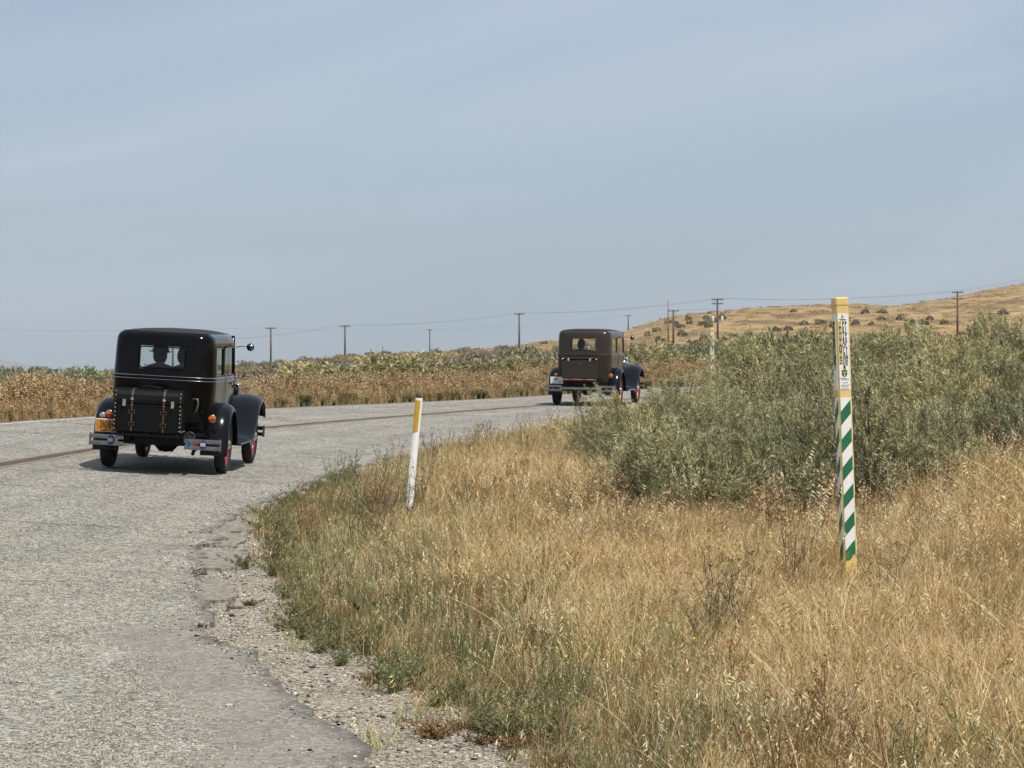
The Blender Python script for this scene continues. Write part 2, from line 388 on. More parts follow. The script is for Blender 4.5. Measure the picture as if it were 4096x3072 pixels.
class MB:
    def __init__(s): s.v = []; s.f = []; s.mi = []; s.cur = 0
    def add(s, vs, fs):
        o = len(s.v)
        s.v.extend([tuple(p) for p in vs])
        for f in fs:
            s.f.append(tuple(i + o for i in f)); s.mi.append(s.cur)
    def box(s, c, d, rot=None):
        hx, hy, hz = d[0] / 2, d[1] / 2, d[2] / 2
        P = [Vector((x, y, z)) for x in (-hx, hx) for y in (-hy, hy) for z in (-hz, hz)]
        if rot is not None: P = [rot @ p for p in P]
        P = [p + Vector(c) for p in P]
        s.add(P, [(0, 1, 3, 2), (4, 6, 7, 5), (0, 4, 5, 1), (2, 3, 7, 6), (0, 2, 6, 4), (1, 5, 7, 3)])
        return s
    def bbox(s, c, d, b=0.01):
        """box with chamfered edges"""
        hx, hy, hz = d[0] / 2, d[1] / 2, d[2] / 2
        b = min(b, hx * .45, hy * .45, hz * .45)
        vs = []; idx = {}
        for sx in (-1, 1):
            for sy in (-1, 1):
                for sz in (-1, 1):
                    for ax in range(3):
                        p = [sx * (hx - b), sy * (hy - b), sz * (hz - b)]
                        p[ax] = (sx * hx, sy * hy, sz * hz)[ax]
                        idx[(sx, sy, sz, ax)] = len(vs)
                        vs.append((p[0] + c[0], p[1] + c[1], p[2] + c[2]))
        fs = []
        for ax in range(3):
            for sg in (-1, 1):
                o = [a for a in range(3) if a != ax]
                q = []
                for u, w in ((-1, -1), (1, -1), (1, 1), (-1, 1)):
                    t = [0, 0, 0]; t[ax] = sg; t[o[0]] = u; t[o[1]] = w
                    q.append(idx[(t[0], t[1], t[2], ax)])
                fs.append(q)
        for ax in range(3):
            o = [a for a in range(3) if a != ax]
            for u in (-1, 1):
                for w in (-1, 1):
                    t0 = [0, 0, 0]; t1 = [0, 0, 0]
                    t0[ax] = -1; t1[ax] = 1
                    for t in (t0, t1): t[o[0]] = u; t[o[1]] = w
                    fs.append([idx[tuple(t0) + (o[0],)], idx[tuple(t1) + (o[0],)], idx[tuple(t1) + (o[1],)], idx[tuple(t0) + (o[1],)]])
        for sx in (-1, 1):
            for sy in (-1, 1):
                for sz in (-1, 1):
                    fs.append([idx[(sx, sy, sz, a)] for a in range(3)])
        s.add(vs, fs); return s
    def tube(s, pts, r, n=8, cap=True):
        pts = [Vector(p) for p in pts]
        rs = r if isinstance(r, (list, tuple)) else [r] * len(pts)
        o = len(s.v); prev = None
        for i, p in enumerate(pts):
            d = (pts[min(i + 1, len(pts) - 1)] - pts[max(i - 1, 0)])
            d = d.normalized() if d.length > 1e-9 else Vector((0, 0, 1))
            if prev is None:
                u = d.orthogonal().normalized()
            else:
                u = (prev - d * prev.dot(d)); u = u.normalized() if u.length > 1e-6 else d.orthogonal().normalized()
            prev = u; w = d.cross(u)
            for k in range(n):
                a = 2 * math.pi * k / n
                s.v.append(tuple(p + (u * math.cos(a) + w * math.sin(a)) * rs[i]))
        for i in range(len(pts) - 1):
            for k in range(n):
                s.f.append((o + i * n + k, o + i * n + (k + 1) % n, o + (i + 1) * n + (k + 1) % n, o + (i + 1) * n + k)); s.mi.append(s.cur)
        if cap:
            s.f.append(tuple(o + k for k in range(n))[::-1]); s.mi.append(s.cur)
            e = o + (len(pts) - 1) * n
            s.f.append(tuple(e + k for k in range(n))); s.mi.append(s.cur)
        return s
    def lathe(s, prof, c, axis='z', n=24, closed=False, rot=None):
        """prof: list of (radius, height along axis)"""
        o = len(s.v); m = len(prof)
        for k in range(n):
            a = 2 * math.pi * k / n
            for r, h in prof:
                p = (r * math.cos(a), r * math.sin(a), h)
                if axis == 'x': p = (p[2], p[0], p[1])
                elif axis == 'y': p = (p[0], p[2], p[1])
                p = Vector(p)
                if rot is not None: p = rot @ p
                s.v.append(tuple(p + Vector(c)))
        for k in range(n):
            k2 = (k + 1) % n
            for i in range(m if closed else m - 1):
                j = (i + 1) % m
                s.f.append((o + k * m + i, o + k2 * m + i, o + k2 * m + j, o + k * m + j)); s.mi.append(s.cur)
        return s
    def grid(s, rows, skip=None, close=False):
        o = len(s.v); nc = len(rows[0])
        for r in rows: s.v.extend([tuple(p) for p in r])
        for i in range(len(rows) - 1):
            for j in range(nc if close else nc - 1):
                if skip and skip(i, j): continue
                j2 = (j + 1) % nc
                s.f.append((o + i * nc + j, o + i * nc + j2, o + (i + 1) * nc + j2, o + (i + 1) * nc + j)); s.mi.append(s.cur)
        return s
    def prism(s, poly, z0, z1, fn=None):
        n = len(poly)
        vs = [(x, y, z0) for x, y in poly] + [(x, y, z1) for x, y in poly]
        if fn: vs = [fn(*p) for p in vs]
        s.add(vs, [tuple(range(n))[::-1], tuple(range(n, 2 * n))] + [(i, (i + 1) % n, n + (i + 1) % n, n + i) for i in range(n)])
        return s
    def mesh(s, name, mats, smooth=False):
        me = bpy.data.meshes.new(name)
        me.from_pydata(s.v, [], s.f)
        if not isinstance(mats, (list, tuple)): mats = [mats]
        for m in mats: me.materials.append(m)
        if len(mats) > 1: me.polygons.foreach_set('material_index', s.mi)
        if smooth: me.polygons.foreach_set('use_smooth', [True] * len(me.polygons))
        me.update()
        return me
    def build(s, name, mats, parent=None, smooth=False, subsurf=0, solid=0.0, bevel=0.0, recalc=True, weld=False):
        me = s.mesh(name, mats, smooth or subsurf > 0)
        if recalc or weld:
            import bmesh
            bm = bmesh.new(); bm.from_mesh(me)
            if weld: bmesh.ops.remove_doubles(bm, verts=bm.verts, dist=1e-5)
            bmesh.ops.recalc_face_normals(bm, faces=bm.faces)
            bm.to_mesh(me); bm.free()
        o = bpy.data.objects.new(name, me)
        link(o, parent)
        if subsurf:
            q = o.modifiers.new('smooth', 'SUBSURF'); q.levels = subsurf; q.render_levels = subsurf
        if solid:
            q = o.modifiers.new('thickness', 'SOLIDIFY'); q.thickness = abs(solid); q.offset = -1 if solid > 0 else 1
        if bevel:
            q = o.modifiers.new('edges', 'BEVEL'); q.width = bevel; q.segments = 2; q.limit_method = 'ANGLE'
        return o

def text_mesh(name, s, size, mat, parent, loc, sx=1.0, depth=0.0012, bold=0.0, rot=None):
    cu = bpy.data.curves.new(name, 'FONT')
    cu.body = s; cu.size = size; cu.align_x = 'CENTER'; cu.align_y = 'CENTER'
    cu.extrude = depth; cu.offset = bold; cu.resolution_u = 3
    t = bpy.data.objects.new(name, cu)
    me = bpy.data.meshes.new_from_object(t)
    bpy.data.objects.remove(t); bpy.data.curves.remove(cu)
    me.name = name
    me.transform(Matrix.Diagonal((sx, 1, 1, 1)))
    me.transform(Matrix.Rotation(R(90), 4, 'X'))          # faces -Y
    if rot is not None: me.transform(rot)
    me.transform(Matrix.Translation(loc))
    me.materials.clear(); me.materials.append(mat)
    return link(bpy.data.objects.new(name, me), parent)

# ------------------------------------------------------------------ the lie of the land (numpy functions of world x, y)
def ss(a, b, x):
    t = np.clip((np.asarray(x, float) - a) / (b - a), 0, 1)
    return t * t * (3 - 2 * t)

def smooth_table(xs, ys, step=0.5):
    xs = np.array(xs, float); ys = np.array(ys, float)
    d = np.gradient(ys, xs)
    q = np.arange(xs[0], xs[-1] + step, step)
    i = np.clip(np.searchsorted(xs, q) - 1, 0, len(xs) - 2)
    h = xs[i + 1] - xs[i]; t = np.clip((q - xs[i]) / h, 0, 1)
    v = (2*t**3-3*t**2+1)*ys[i] + (t**3-2*t**2+t)*h*d[i] + (-2*t**3+3*t**2)*ys[i+1] + (t**3-t**2)*h*d[i+1]
    return q, v

CL_Y = [-200, -100, -40, 0, 10, 20, 30, 36, 41, 50, 57.5, 67, 75, 85, 95, 110, 130, 170, 260]
CL_X = [14, 1.5, -4.2, -6.5, -6.75, -6.8, -6.62, -6.3, -5.75, -4.15, -2.1, 0.7, 3.3, 6.9, 11, 17.6, 27, 48, 100]
_cq, _cv = smooth_table(CL_Y, CL_X)
_cs = np.gradient(_cv, _cq)
def xc(y): return np.interp(y, _cq, _cv)
def slope(y): return np.interp(y, _cq, _cs)
RO_Y = [-200, 0, 12, 13.1, 13.7, 15.3, 17.2, 17.9, 19.1, 20.4, 22.3, 24.4, 26.1, 29.6, 33.7, 36.4, 43, 60, 260]
RO_D = [5.6, 6.4, 6.2, 6.1, 5.98, 5.54, 5.26, 4.96, 4.8, 4.62, 4.38, 4.1, 4.0, 3.8, 3.82, 3.84, 3.7, 3.65, 3.65]
def roff(y): return np.interp(y, RO_Y, RO_D)
def lat(x, y): return (x - xc(y)) / np.sqrt(1 + slope(y) ** 2)

def wav(x, y, sc, seed=0):
    r = np.random.RandomState(seed); t = 0
    for i in range(6):
        a = r.uniform(0, 6.28); k = (0.6 + 0.55 * i) / sc
        t = t + np.sin((x * math.cos(a) + y * math.sin(a)) * k * 6.28 + r.uniform(0, 6.28)) / (1 + 0.6 * i)
    return t / 2.6

FOOT_X = [-400, -140, -100, -80, -58, -38, 0, 46, 100, 200, 500]
FOOT_Z = [0.9, 1.0, 1.2, 1.7, 3.1, 5.2, 7.1, 8.3, 10.4, 14, 20]
CREST_X = [-400, -170, -128, -84, -44, -4, 12, 36, 44, 52, 68, 85, 109, 122, 133, 149, 165, 197, 300, 500]
CREST_Z = [0.9, 0.9, 1.6, 4.4, 6.6, 10.0, 11.9, 15.5, 17.9, 20.2, 22.1, 23.6, 24.0, 22.9, 24.8, 27.6, 31, 35.4, 42, 46]
_fx, _fz = smooth_table(FOOT_X, FOOT_Z, 2.0)
_kx, _kz = smooth_table(CREST_X, CREST_Z, 1.0)

def zroad(x, y):
    y = np.asarray(y, float)
    yy = np.clip(y, -80, 112)
    zc = 0.0155 * (yy - 11)
    c = 0.055 * (1 - ss(42, 80, y))
    d = np.clip(lat(x, y), -4.6, 4.4)
    return zc - c * (d - 1.9)

def ground(x, y):
    x = np.asarray(x, float); y = np.asarray(y, float)
    d = lat(x, y)
    e = d - roff(y)                       # metres past the near (right) edge
    el = -d - 3.45                        # metres past the far (left) edge
    off = np.maximum(e, el)
    g = zroad(x, y) - 0.035
    near = 1 - ss(90, 150, y)
    g = g + 0.052 * np.clip(e, 0, 4.2) * ss(0.2, 1.6, e) * near
    g = g + 0.72 * np.exp(-(((x - 10) / 5.0) ** 2 + ((y - 42) / 14.0) ** 2) / 2) * ss(0.4, 3.5, e)
    g = g - 0.06 * np.clip(el - 1.2, 0, 14) * ss(34, 50, y) * (1 - ss(-8, 2, x))
    g = g + 0.035 * wav(x, y, 3.1, 3) * ss(0.3, 1.5, off)
    yy = np.maximum(y, 110)
    xs = x * (650.0 / np.maximum(yy, 150)) ** 0.6
    t = np.clip((yy - 110) / 540.0, 0, 1) ** 1.15
    foot = np.interp(xs, _fx, _fz)
    base = 0.72 + 0.8 * ss(-8, 8, x)
    far = base + (foot - base) * t
    crest = np.interp(x, _kx, _kz)
    up = ss(640, 930, y)
    far = far + (np.maximum(crest, 0.9) - foot) * up
    far = 0.9 + (far - 0.9) * (1 - 0.9 * ss(1000, 2600, y))
    far = far + wav(x, y, 60, 7) * 0.55 * ss(200, 600, y) * (1 - ss(1000, 1500, y)) * ss(-140, -60, x) + wav(x, y, 23, 9) * 0.16 * ss(130, 300, y) * (1 - ss(1000, 1500, y))
    w = ss(100, 190, y)
    return g * (1 - w) + far * w

def gz(x, y): return float(ground(x, y))

def np_mesh(name, V, F, mat, smooth=True):
    me = bpy.data.meshes.new(name)
    V = np.asarray(V, np.float32); F = np.asarray(F, np.int32)
    me.vertices.add(len(V)); me.vertices.foreach_set('co', V.ravel())
    k = F.shape[1]
    me.loops.add(F.size); me.loops.foreach_set('vertex_index', F.ravel())
    me.polygons.add(len(F)); me.polygons.foreach_set('loop_start', np.arange(0, F.size, k, dtype=np.int32))
    me.polygons.foreach_set('loop_total', np.full(len(F), k, np.int32))
    if smooth: me.polygons.foreach_set('use_smooth', np.ones(len(F), bool))
    me.update(calc_edges=True); me.validate()
    me.materials.append(mat)
    return me

def fattr(me, name, vals):
    a = me.attributes.new(name, 'FLOAT', 'POINT'); a.data.foreach_set('value', np.asarray(vals, np.float32).ravel())
def vattr(me, name, vals):
    a = me.attributes.new(name, 'FLOAT_VECTOR', 'POINT'); a.data.foreach_set('vector', np.asarray(vals, np.float32).ravel())
def cattr(me, name, vals):
    vals = np.asarray(vals, np.float32)
    if vals.shape[1] == 3: vals = np.hstack([vals, np.ones((len(vals), 1), np.float32)])
    a = me.color_attributes.new(name, 'FLOAT_COLOR', 'POINT'); a.data.foreach_set('color', vals.ravel())

# ---- ground sheet
def geo(a, b, n): return a * (b / a) ** (np.arange(1, n + 1) / n)
gx = np.concatenate([-geo(200, 9000, 16)[::-1], np.arange(-200, -14, 4.5), np.arange(-14, 16, 0.22), np.arange(16, 230, 4.5), geo(230, 9000, 16)])
gy = np.concatenate([-geo(60, 9000, 14)[::-1], np.arange(-60, 6, 3.0), np.arange(6, 48, 0.22), np.arange(48, 110, 0.8), np.arange(110, 1100, 9.0), geo(1100, 9500, 22)])
GX, GY = np.meshgrid(gx, gy)
GZ = ground(GX, GY)
nX, nY = len(gx), len(gy)
idx = np.arange(nX * nY).reshape(nY, nX)
F = np.stack([idx[:-1, :-1], idx[:-1, 1:], idx[1:, 1:], idx[1:, :-1]], -1).reshape(-1, 4)
me = np_mesh('ground', np.stack([GX, GY, GZ], -1).reshape(-1, 3), F, M['ground'])
d_ = lat(GX, GY); e_ = np.maximum(d_ - roff(GY), -d_ - 3.45)
GR_Y = [0, 13.3, 14.7, 15.8, 16.9, 17.8, 19.2, 21.8, 24, 27.3, 28.8, 32.6, 36, 45]
GR_E = [0.9, 0.66, 0.75, 0.72, 0.66, 0.70, 0.6, 0.66, 0.72, 0.55, 0.35, 0.40, 0.25, 0.2]
def grav_w(y): return np.interp(y, GR_Y, GR_E)
gw = grav_w(GY)
fattr(me, 'gravel', (1 - ss(gw - 0.05, gw + 0.45, e_)) * (1 - ss(60, 100, GY)) * np.where(-d_ - 3.45 > -1, 1 - ss(0.3, 0.9, e_), 1))
fattr(me, 'far', ss(80, 150, GY))
tr = np.exp(-((GY - (545 + 0.12 * GX)) / 9.0) ** 2) * ss(40, 60, GX) * (1 - ss(75, 90, GX)) + np.exp(-((GY - 480) / 12.0) ** 2) * ss(32, 40, GX) * (1 - ss(52, 60, GX))
fattr(me, 'bare', np.clip(tr, 0, 1) * 0.8)
tag(link(bpy.data.objects.new('ground', me)), kind='structure')

# ---- road: one strip with a ragged near edge and a broken lip
ry = np.concatenate([np.arange(-190, 6, 4.0), np.arange(6, 46, 0.1), np.arange(46, 120, 0.6), np.arange(120, 200, 3.0)])
rs_ = np.random.RandomState(5)
rag = np.interp(ry, np.arange(6, 60, 0.17), rs_.normal(0, 0.035, len(np.arange(6, 60, 0.17)))) * (ss(6, 8, ry) - ss(50, 59, ry))
rag += np.interp(ry, np.arange(6, 60, 0.6), rs_.normal(0, 0.05, len(np.arange(6, 60, 0.6)))) * (ss(6, 8, ry) - ss(50, 59, ry))
redge = roff(ry) + rag
ledge = -3.42 + np.interp(ry, np.arange(30, 120, 0.8), rs_.normal(0, 0.03, len(np.arange(30, 120, 0.8))))
sl = slope(ry); ca = 1 / np.sqrt(1 + sl ** 2)
nlat = 34
tt = np.concatenate([np.linspace(0, .984, nlat - 3), [.990, .9955, 1.0]])
D = ledge[:, None] + (redge - ledge)[:, None] * tt[None]
RX = xc(ry)[:, None] + D * ca[:, None]; RY = ry[:, None] - D * (sl * ca)[:, None]
RZ = ground(RX, RY) + 0.035
# skirt rows at both sides give the pavement its thickness
RX = np.hstack([RX[:, :1], RX, RX[:, -1:]]); RY = np.hstack([RY[:, :1], RY, RY[:, -1:]]); RZ = np.hstack([RZ[:, :1] - 0.09, RZ, RZ[:, -1:] - 0.09])
D = np.hstack([D[:, :1], D, D[:, -1:]])
n2 = nlat + 2
idx = np.arange(len(ry) * n2).reshape(len(ry), n2)
F = np.stack([idx[:-1, :-1], idx[:-1, 1:], idx[1:, 1:], idx[1:, :-1]], -1).reshape(-1, 4)
me = np_mesh('road', np.stack([RX, RY, RZ], -1).reshape(-1, 3), F, M['road'], smooth=False)
vattr(me, 'lane', np.stack([D, np.repeat(ry[:, None], n2, 1), D * 0], -1).reshape(-1, 3))
pw = np.interp(RY, [8, 12, 14, 16, 17.5, 18.6, 19.5, 24], [0.95, 0.85, 0.72, 0.62, 0.75, 0.5, 0.05, -0.3])
fattr(me, 'patch', 1 - ss(pw - 0.30, pw + 0.30, np.repeat(redge[:, None], n2, 1) - D))
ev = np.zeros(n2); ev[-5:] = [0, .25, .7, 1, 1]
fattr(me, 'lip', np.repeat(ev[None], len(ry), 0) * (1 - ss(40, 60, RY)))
road = tag(link(bpy.data.objects.new('road', me)), kind='structure')

cr = np.random.RandomState(17)
NCH = 135000
cy = 10.5 * (34 / 10.5) ** cr.random_sample(NCH)
cd = cr.uniform(-3.3, 1.0, NCH) * 1.0
cx = -(0.205 * cy) + cr.random_sample(NCH) * (0.205 * cy - 0.4)
cl = lat(cx, cy)
patchy = 1 - ss(np.interp(cy, [8, 12, 14, 16, 17.5, 18.6, 19.5, 24], [0.95, 0.85, 0.72, 0.62, 0.75, 0.5, 0.05, -0.3]) - 0.3, np.interp(cy, [8, 12, 14, 16, 17.5, 18.6, 19.5, 24], [0.95, 0.85, 0.72, 0.62, 0.75, 0.5, 0.05, -0.3]) + 0.3, roff(cy) - cl)
worn = wav(cx, cy, 1.1, 57) * .5 + wav(cx, cy, .45, 58) * .3
ok = (cl > -3.3) & (cl < roff(cy) - 0.06) & (cr.random_sample(NCH) > patchy * 0.93) & (worn < .45 + .3 * cr.random_sample(NCH))
cx, cy = cx[ok], cy[ok]; n_c = len(cx)
cz = ground(cx, cy) + 0.0345
r_ = cr.uniform(.0045, .0085, n_c); th = cr.uniform(0, 6.28, n_c)
Vc = np.zeros((n_c, 5, 3))
for q in range(4):
    a_ = th + q * 1.571 + cr.uniform(-.4, .4, n_c); rr_ = r_ * cr.uniform(.8, 1.35, n_c)
    Vc[:, q] = np.stack([cx + rr_ * np.cos(a_), cy + rr_ * np.sin(a_), cz - .001], -1)
Vc[:, 4] = np.stack([cx + r_ * cr.uniform(-.4, .4, n_c), cy + r_ * cr.uniform(-.4, .4, n_c), cz + r_ * cr.uniform(.5, .95, n_c)], -1)
b5 = (np.arange(n_c) * 5)[:, None, None]
Fc = (np.array([[0, 1, 4], [1, 2, 4], [2, 3, 4], [3, 0, 4]])[None] + b5).reshape(-1, 3)
me = np_mesh('stone_chippings', Vc.reshape(-1, 3), Fc, M['stone_chip'], smooth=False)
lum = .82 * np.clip(cr.choice([.10, .22, .36, .50], n_c, p=[.22, .33, .30, .15]) * cr.uniform(.75, 1.25, n_c), .03, .66)
cattr(me, 'col', np.repeat(np.stack([lum, lum * .955, lum * .85], -1), 5, 0))
tag(link(bpy.data.objects.new('stone_chippings', me), road), kind='stuff')

def ribbon(name, d0, d1, y0, y1, step, h, mat, wob=0.0):
    yy = np.arange(y0, y1, step)
    s1 = slope(yy); c1 = 1 / np.sqrt(1 + s1 ** 2)
    r = np.random.RandomState(len(name))
    rows = []
    for dd in (d0, d1):
        q = dd + r.normal(0, wob, len(yy))
        X = xc(yy) + q * c1; Y = yy - q * s1 * c1
        rows.append(np.stack([X, Y, ground(X, Y) + 0.035 + h], -1))
    V = np.concatenate(rows); n = len(yy)
    i = np.arange(n - 1)
    me = np_mesh(name, V, np.stack([i, i + n, i + n + 1, i + 1], -1), mat)
    o = bpy.data.objects.new(name, me); link(o, road)
    return o
# dark sealed cracks wandering over the lanes
crk = np.random.RandomState(31)
for (ya, da, db, dy_, w_) in ((15.2, 1.2, 4.2, .5, .016), (17.6, .2, 2.3, -.4, .014), (20.8, 1.0, 3.7, .7, .014), (23.6, -.5, 1.6, .3, .016), (27.0, 1.8, 3.7, -.3, .018), (31.5, -1.5, 1.8, .9, .022), (36.0, .6, 3.6, -.8, .022), (43.0, -3.1, -.4, .9, .03), (47.5, -3.1, -.8, -1.2, .03), (52.0, -2.6, -.5, 1.5, .03), (58.0, -3.0, 2.5, 1.6, .035), (66.0, -3.0, -.6, -1.5, .035), (71.0, -.5, 3.0, 1.2, .035), (78.0, -3.0, 2.0, 1.5, .04)):
    n_k = 40; t_k = np.linspace(0, 1, n_k)
    dk = da + (db - da) * t_k; yk = ya + dy_ * t_k + np.cumsum(crk.normal(0, .035, n_k)); wk = w_ * crk.uniform(.4, 1.2, n_k) * np.sin(np.pi * np.clip(t_k * .96 + .02, 0, 1)) ** .4
    sk = slope(yk); ck = 1 / np.sqrt(1 + sk ** 2); Xk = xc(yk) + dk * ck; Yk = yk - dk * sk * ck
    Vk = np.concatenate([np.stack([Xk, Yk - wk, ground(Xk, Yk - wk) + .041], -1), np.stack([Xk, Yk + wk, ground(Xk, Yk + wk) + .041], -1)])
    ik = np.arange(n_k - 1)
    link(bpy.data.objects.new('crack', np_mesh('crack', Vk, np.stack([ik, ik + 1, ik + n_k + 1, ik + n_k], -1), M['black_line'])), road)
ribbon('edge_line', -3.22, -3.11, 20, 58, 0.5, 0.004, M['white_line'], 0.006)
ribbon('centre_line', -0.19, -0.10, 10, 150, 0.5, 0.004, M['yellow_line'], 0.006)
ribbon('centre_line', 0.10, 0.19, 10, 150, 0.5, 0.004, M['yellow_line'], 0.006)
ribbon('centre_stripe', -0.085, 0.085, 10, 150, 0.5, 0.004, M['black_line'], 0.006)

# slabs of older pavement left along the crumbling edge
random.seed(11)
slabs = [
    [(-2.60, 23.2), (-2.36, 23.25), (-2.20, 23.4), (-2.17, 23.8), (-2.25, 24.3), (-2.24, 24.9), (-2.42, 25.3), (-2.68, 24.9), (-2.72, 24.0)],
    [(-2.46, 22.35), (-2.26, 22.3), (-2.13, 21.7), (-1.98, 21.0), (-1.99, 20.7), (-2.16, 20.5), (-2.36, 20.9), (-2.44, 21.6)],
    [(-2.98, 29.3), (-2.74, 29.25), (-2.56, 28.6), (-2.50, 27.6), (-2.46, 26.5), (-2.42, 25.7), (-2.62, 25.6), (-2.84, 26.2), (-2.98, 27.5)],
    [(-2.95, 31.8), (-2.68, 32.0), (-2.50, 32.5), (-2.54, 33.5), (-2.75, 33.8), (-2.90, 33.0)],
    [(-2.97, 30.1), (-2.70, 30.2), (-2.52, 30.6), (-2.66, 31.3), (-2.93, 31.4)],
    [(-2.48, 34.6), (-2.22, 34.9), (-2.12, 35.9), (-2.3, 36.3), (-2.5, 35.7)],
]
for poly in slabs:
    P = []
    for i, (x, y) in enumerate(poly):
        x2, y2 = poly[(i + 1) % len(poly)]
        for t in (0, 0.33, 0.66):
            P.append((x + (x2 - x) * t + random.gauss(0, 0.03), y + (y2 - y) * t + random.gauss(0, 0.05)))
    b = MB()
    top = random.uniform(0.020, 0.028)
    b.prism(P, 0, 1, lambda x, y, z: (x, y, gz(x, y) - 0.02 if z == 0 else gz(x, y) + top))
    b.build('broken_slab', M['old_asphalt'], road)

# ---- distant mountain, pale through the haze
b = MB()
rows = []
for j in range(9):
    t = j / 8
    row = []
    for i in range(60):
        x = -4200 + 3400 * i / 59
        h = 95 * math.exp(-((x + 2300) / 700) ** 2) + 40 * math.exp(-((x + 1500) / 190) ** 2) + 5 * math.sin(x / 70) + 3 * math.sin(x / 31)
        h *= float(ss(-950, -1420, x)) if x > -1420 else 1.0
        h *= float(ss(-4200, -3700, x))
        row.append((x, 7600 + 900 * t, -3 + max(h, 0) * math.sin(math.pi * min(1, t * 1.0) )))
    rows.append(row)
b.grid(rows)
tag(b.build('mountain', M['mountain'], smooth=True), kind='structure')

# ------------------------------------------------------------------ the two sedans
def orient(x, y, heading_deg, base=0.0):
    """matrix that stands a car on the banked road, heading clockwise from +Y"""
    h = R(heading_deg)
    f = Vector((math.sin(h), math.cos(h), 0)); r = Vector((math.cos(h), -math.sin(h), 0))
    z = lambda p: float(zroad(p.x, p.y))
    o = Vector((x, y, 0))
    f.z = (z(o + f * 2.63) - z(o)) / 2.63
    r.z = (z(o + r * .7) - z(o - r * .7)) / 1.4
    f.normalize(); u = r.cross(f).normalized(); r = f.cross(u).normalized()
    m = Matrix((r, f, u)).transposed().to_4x4()
    m.translation = Vector((x, y, z(o) + 0.004))
    return m

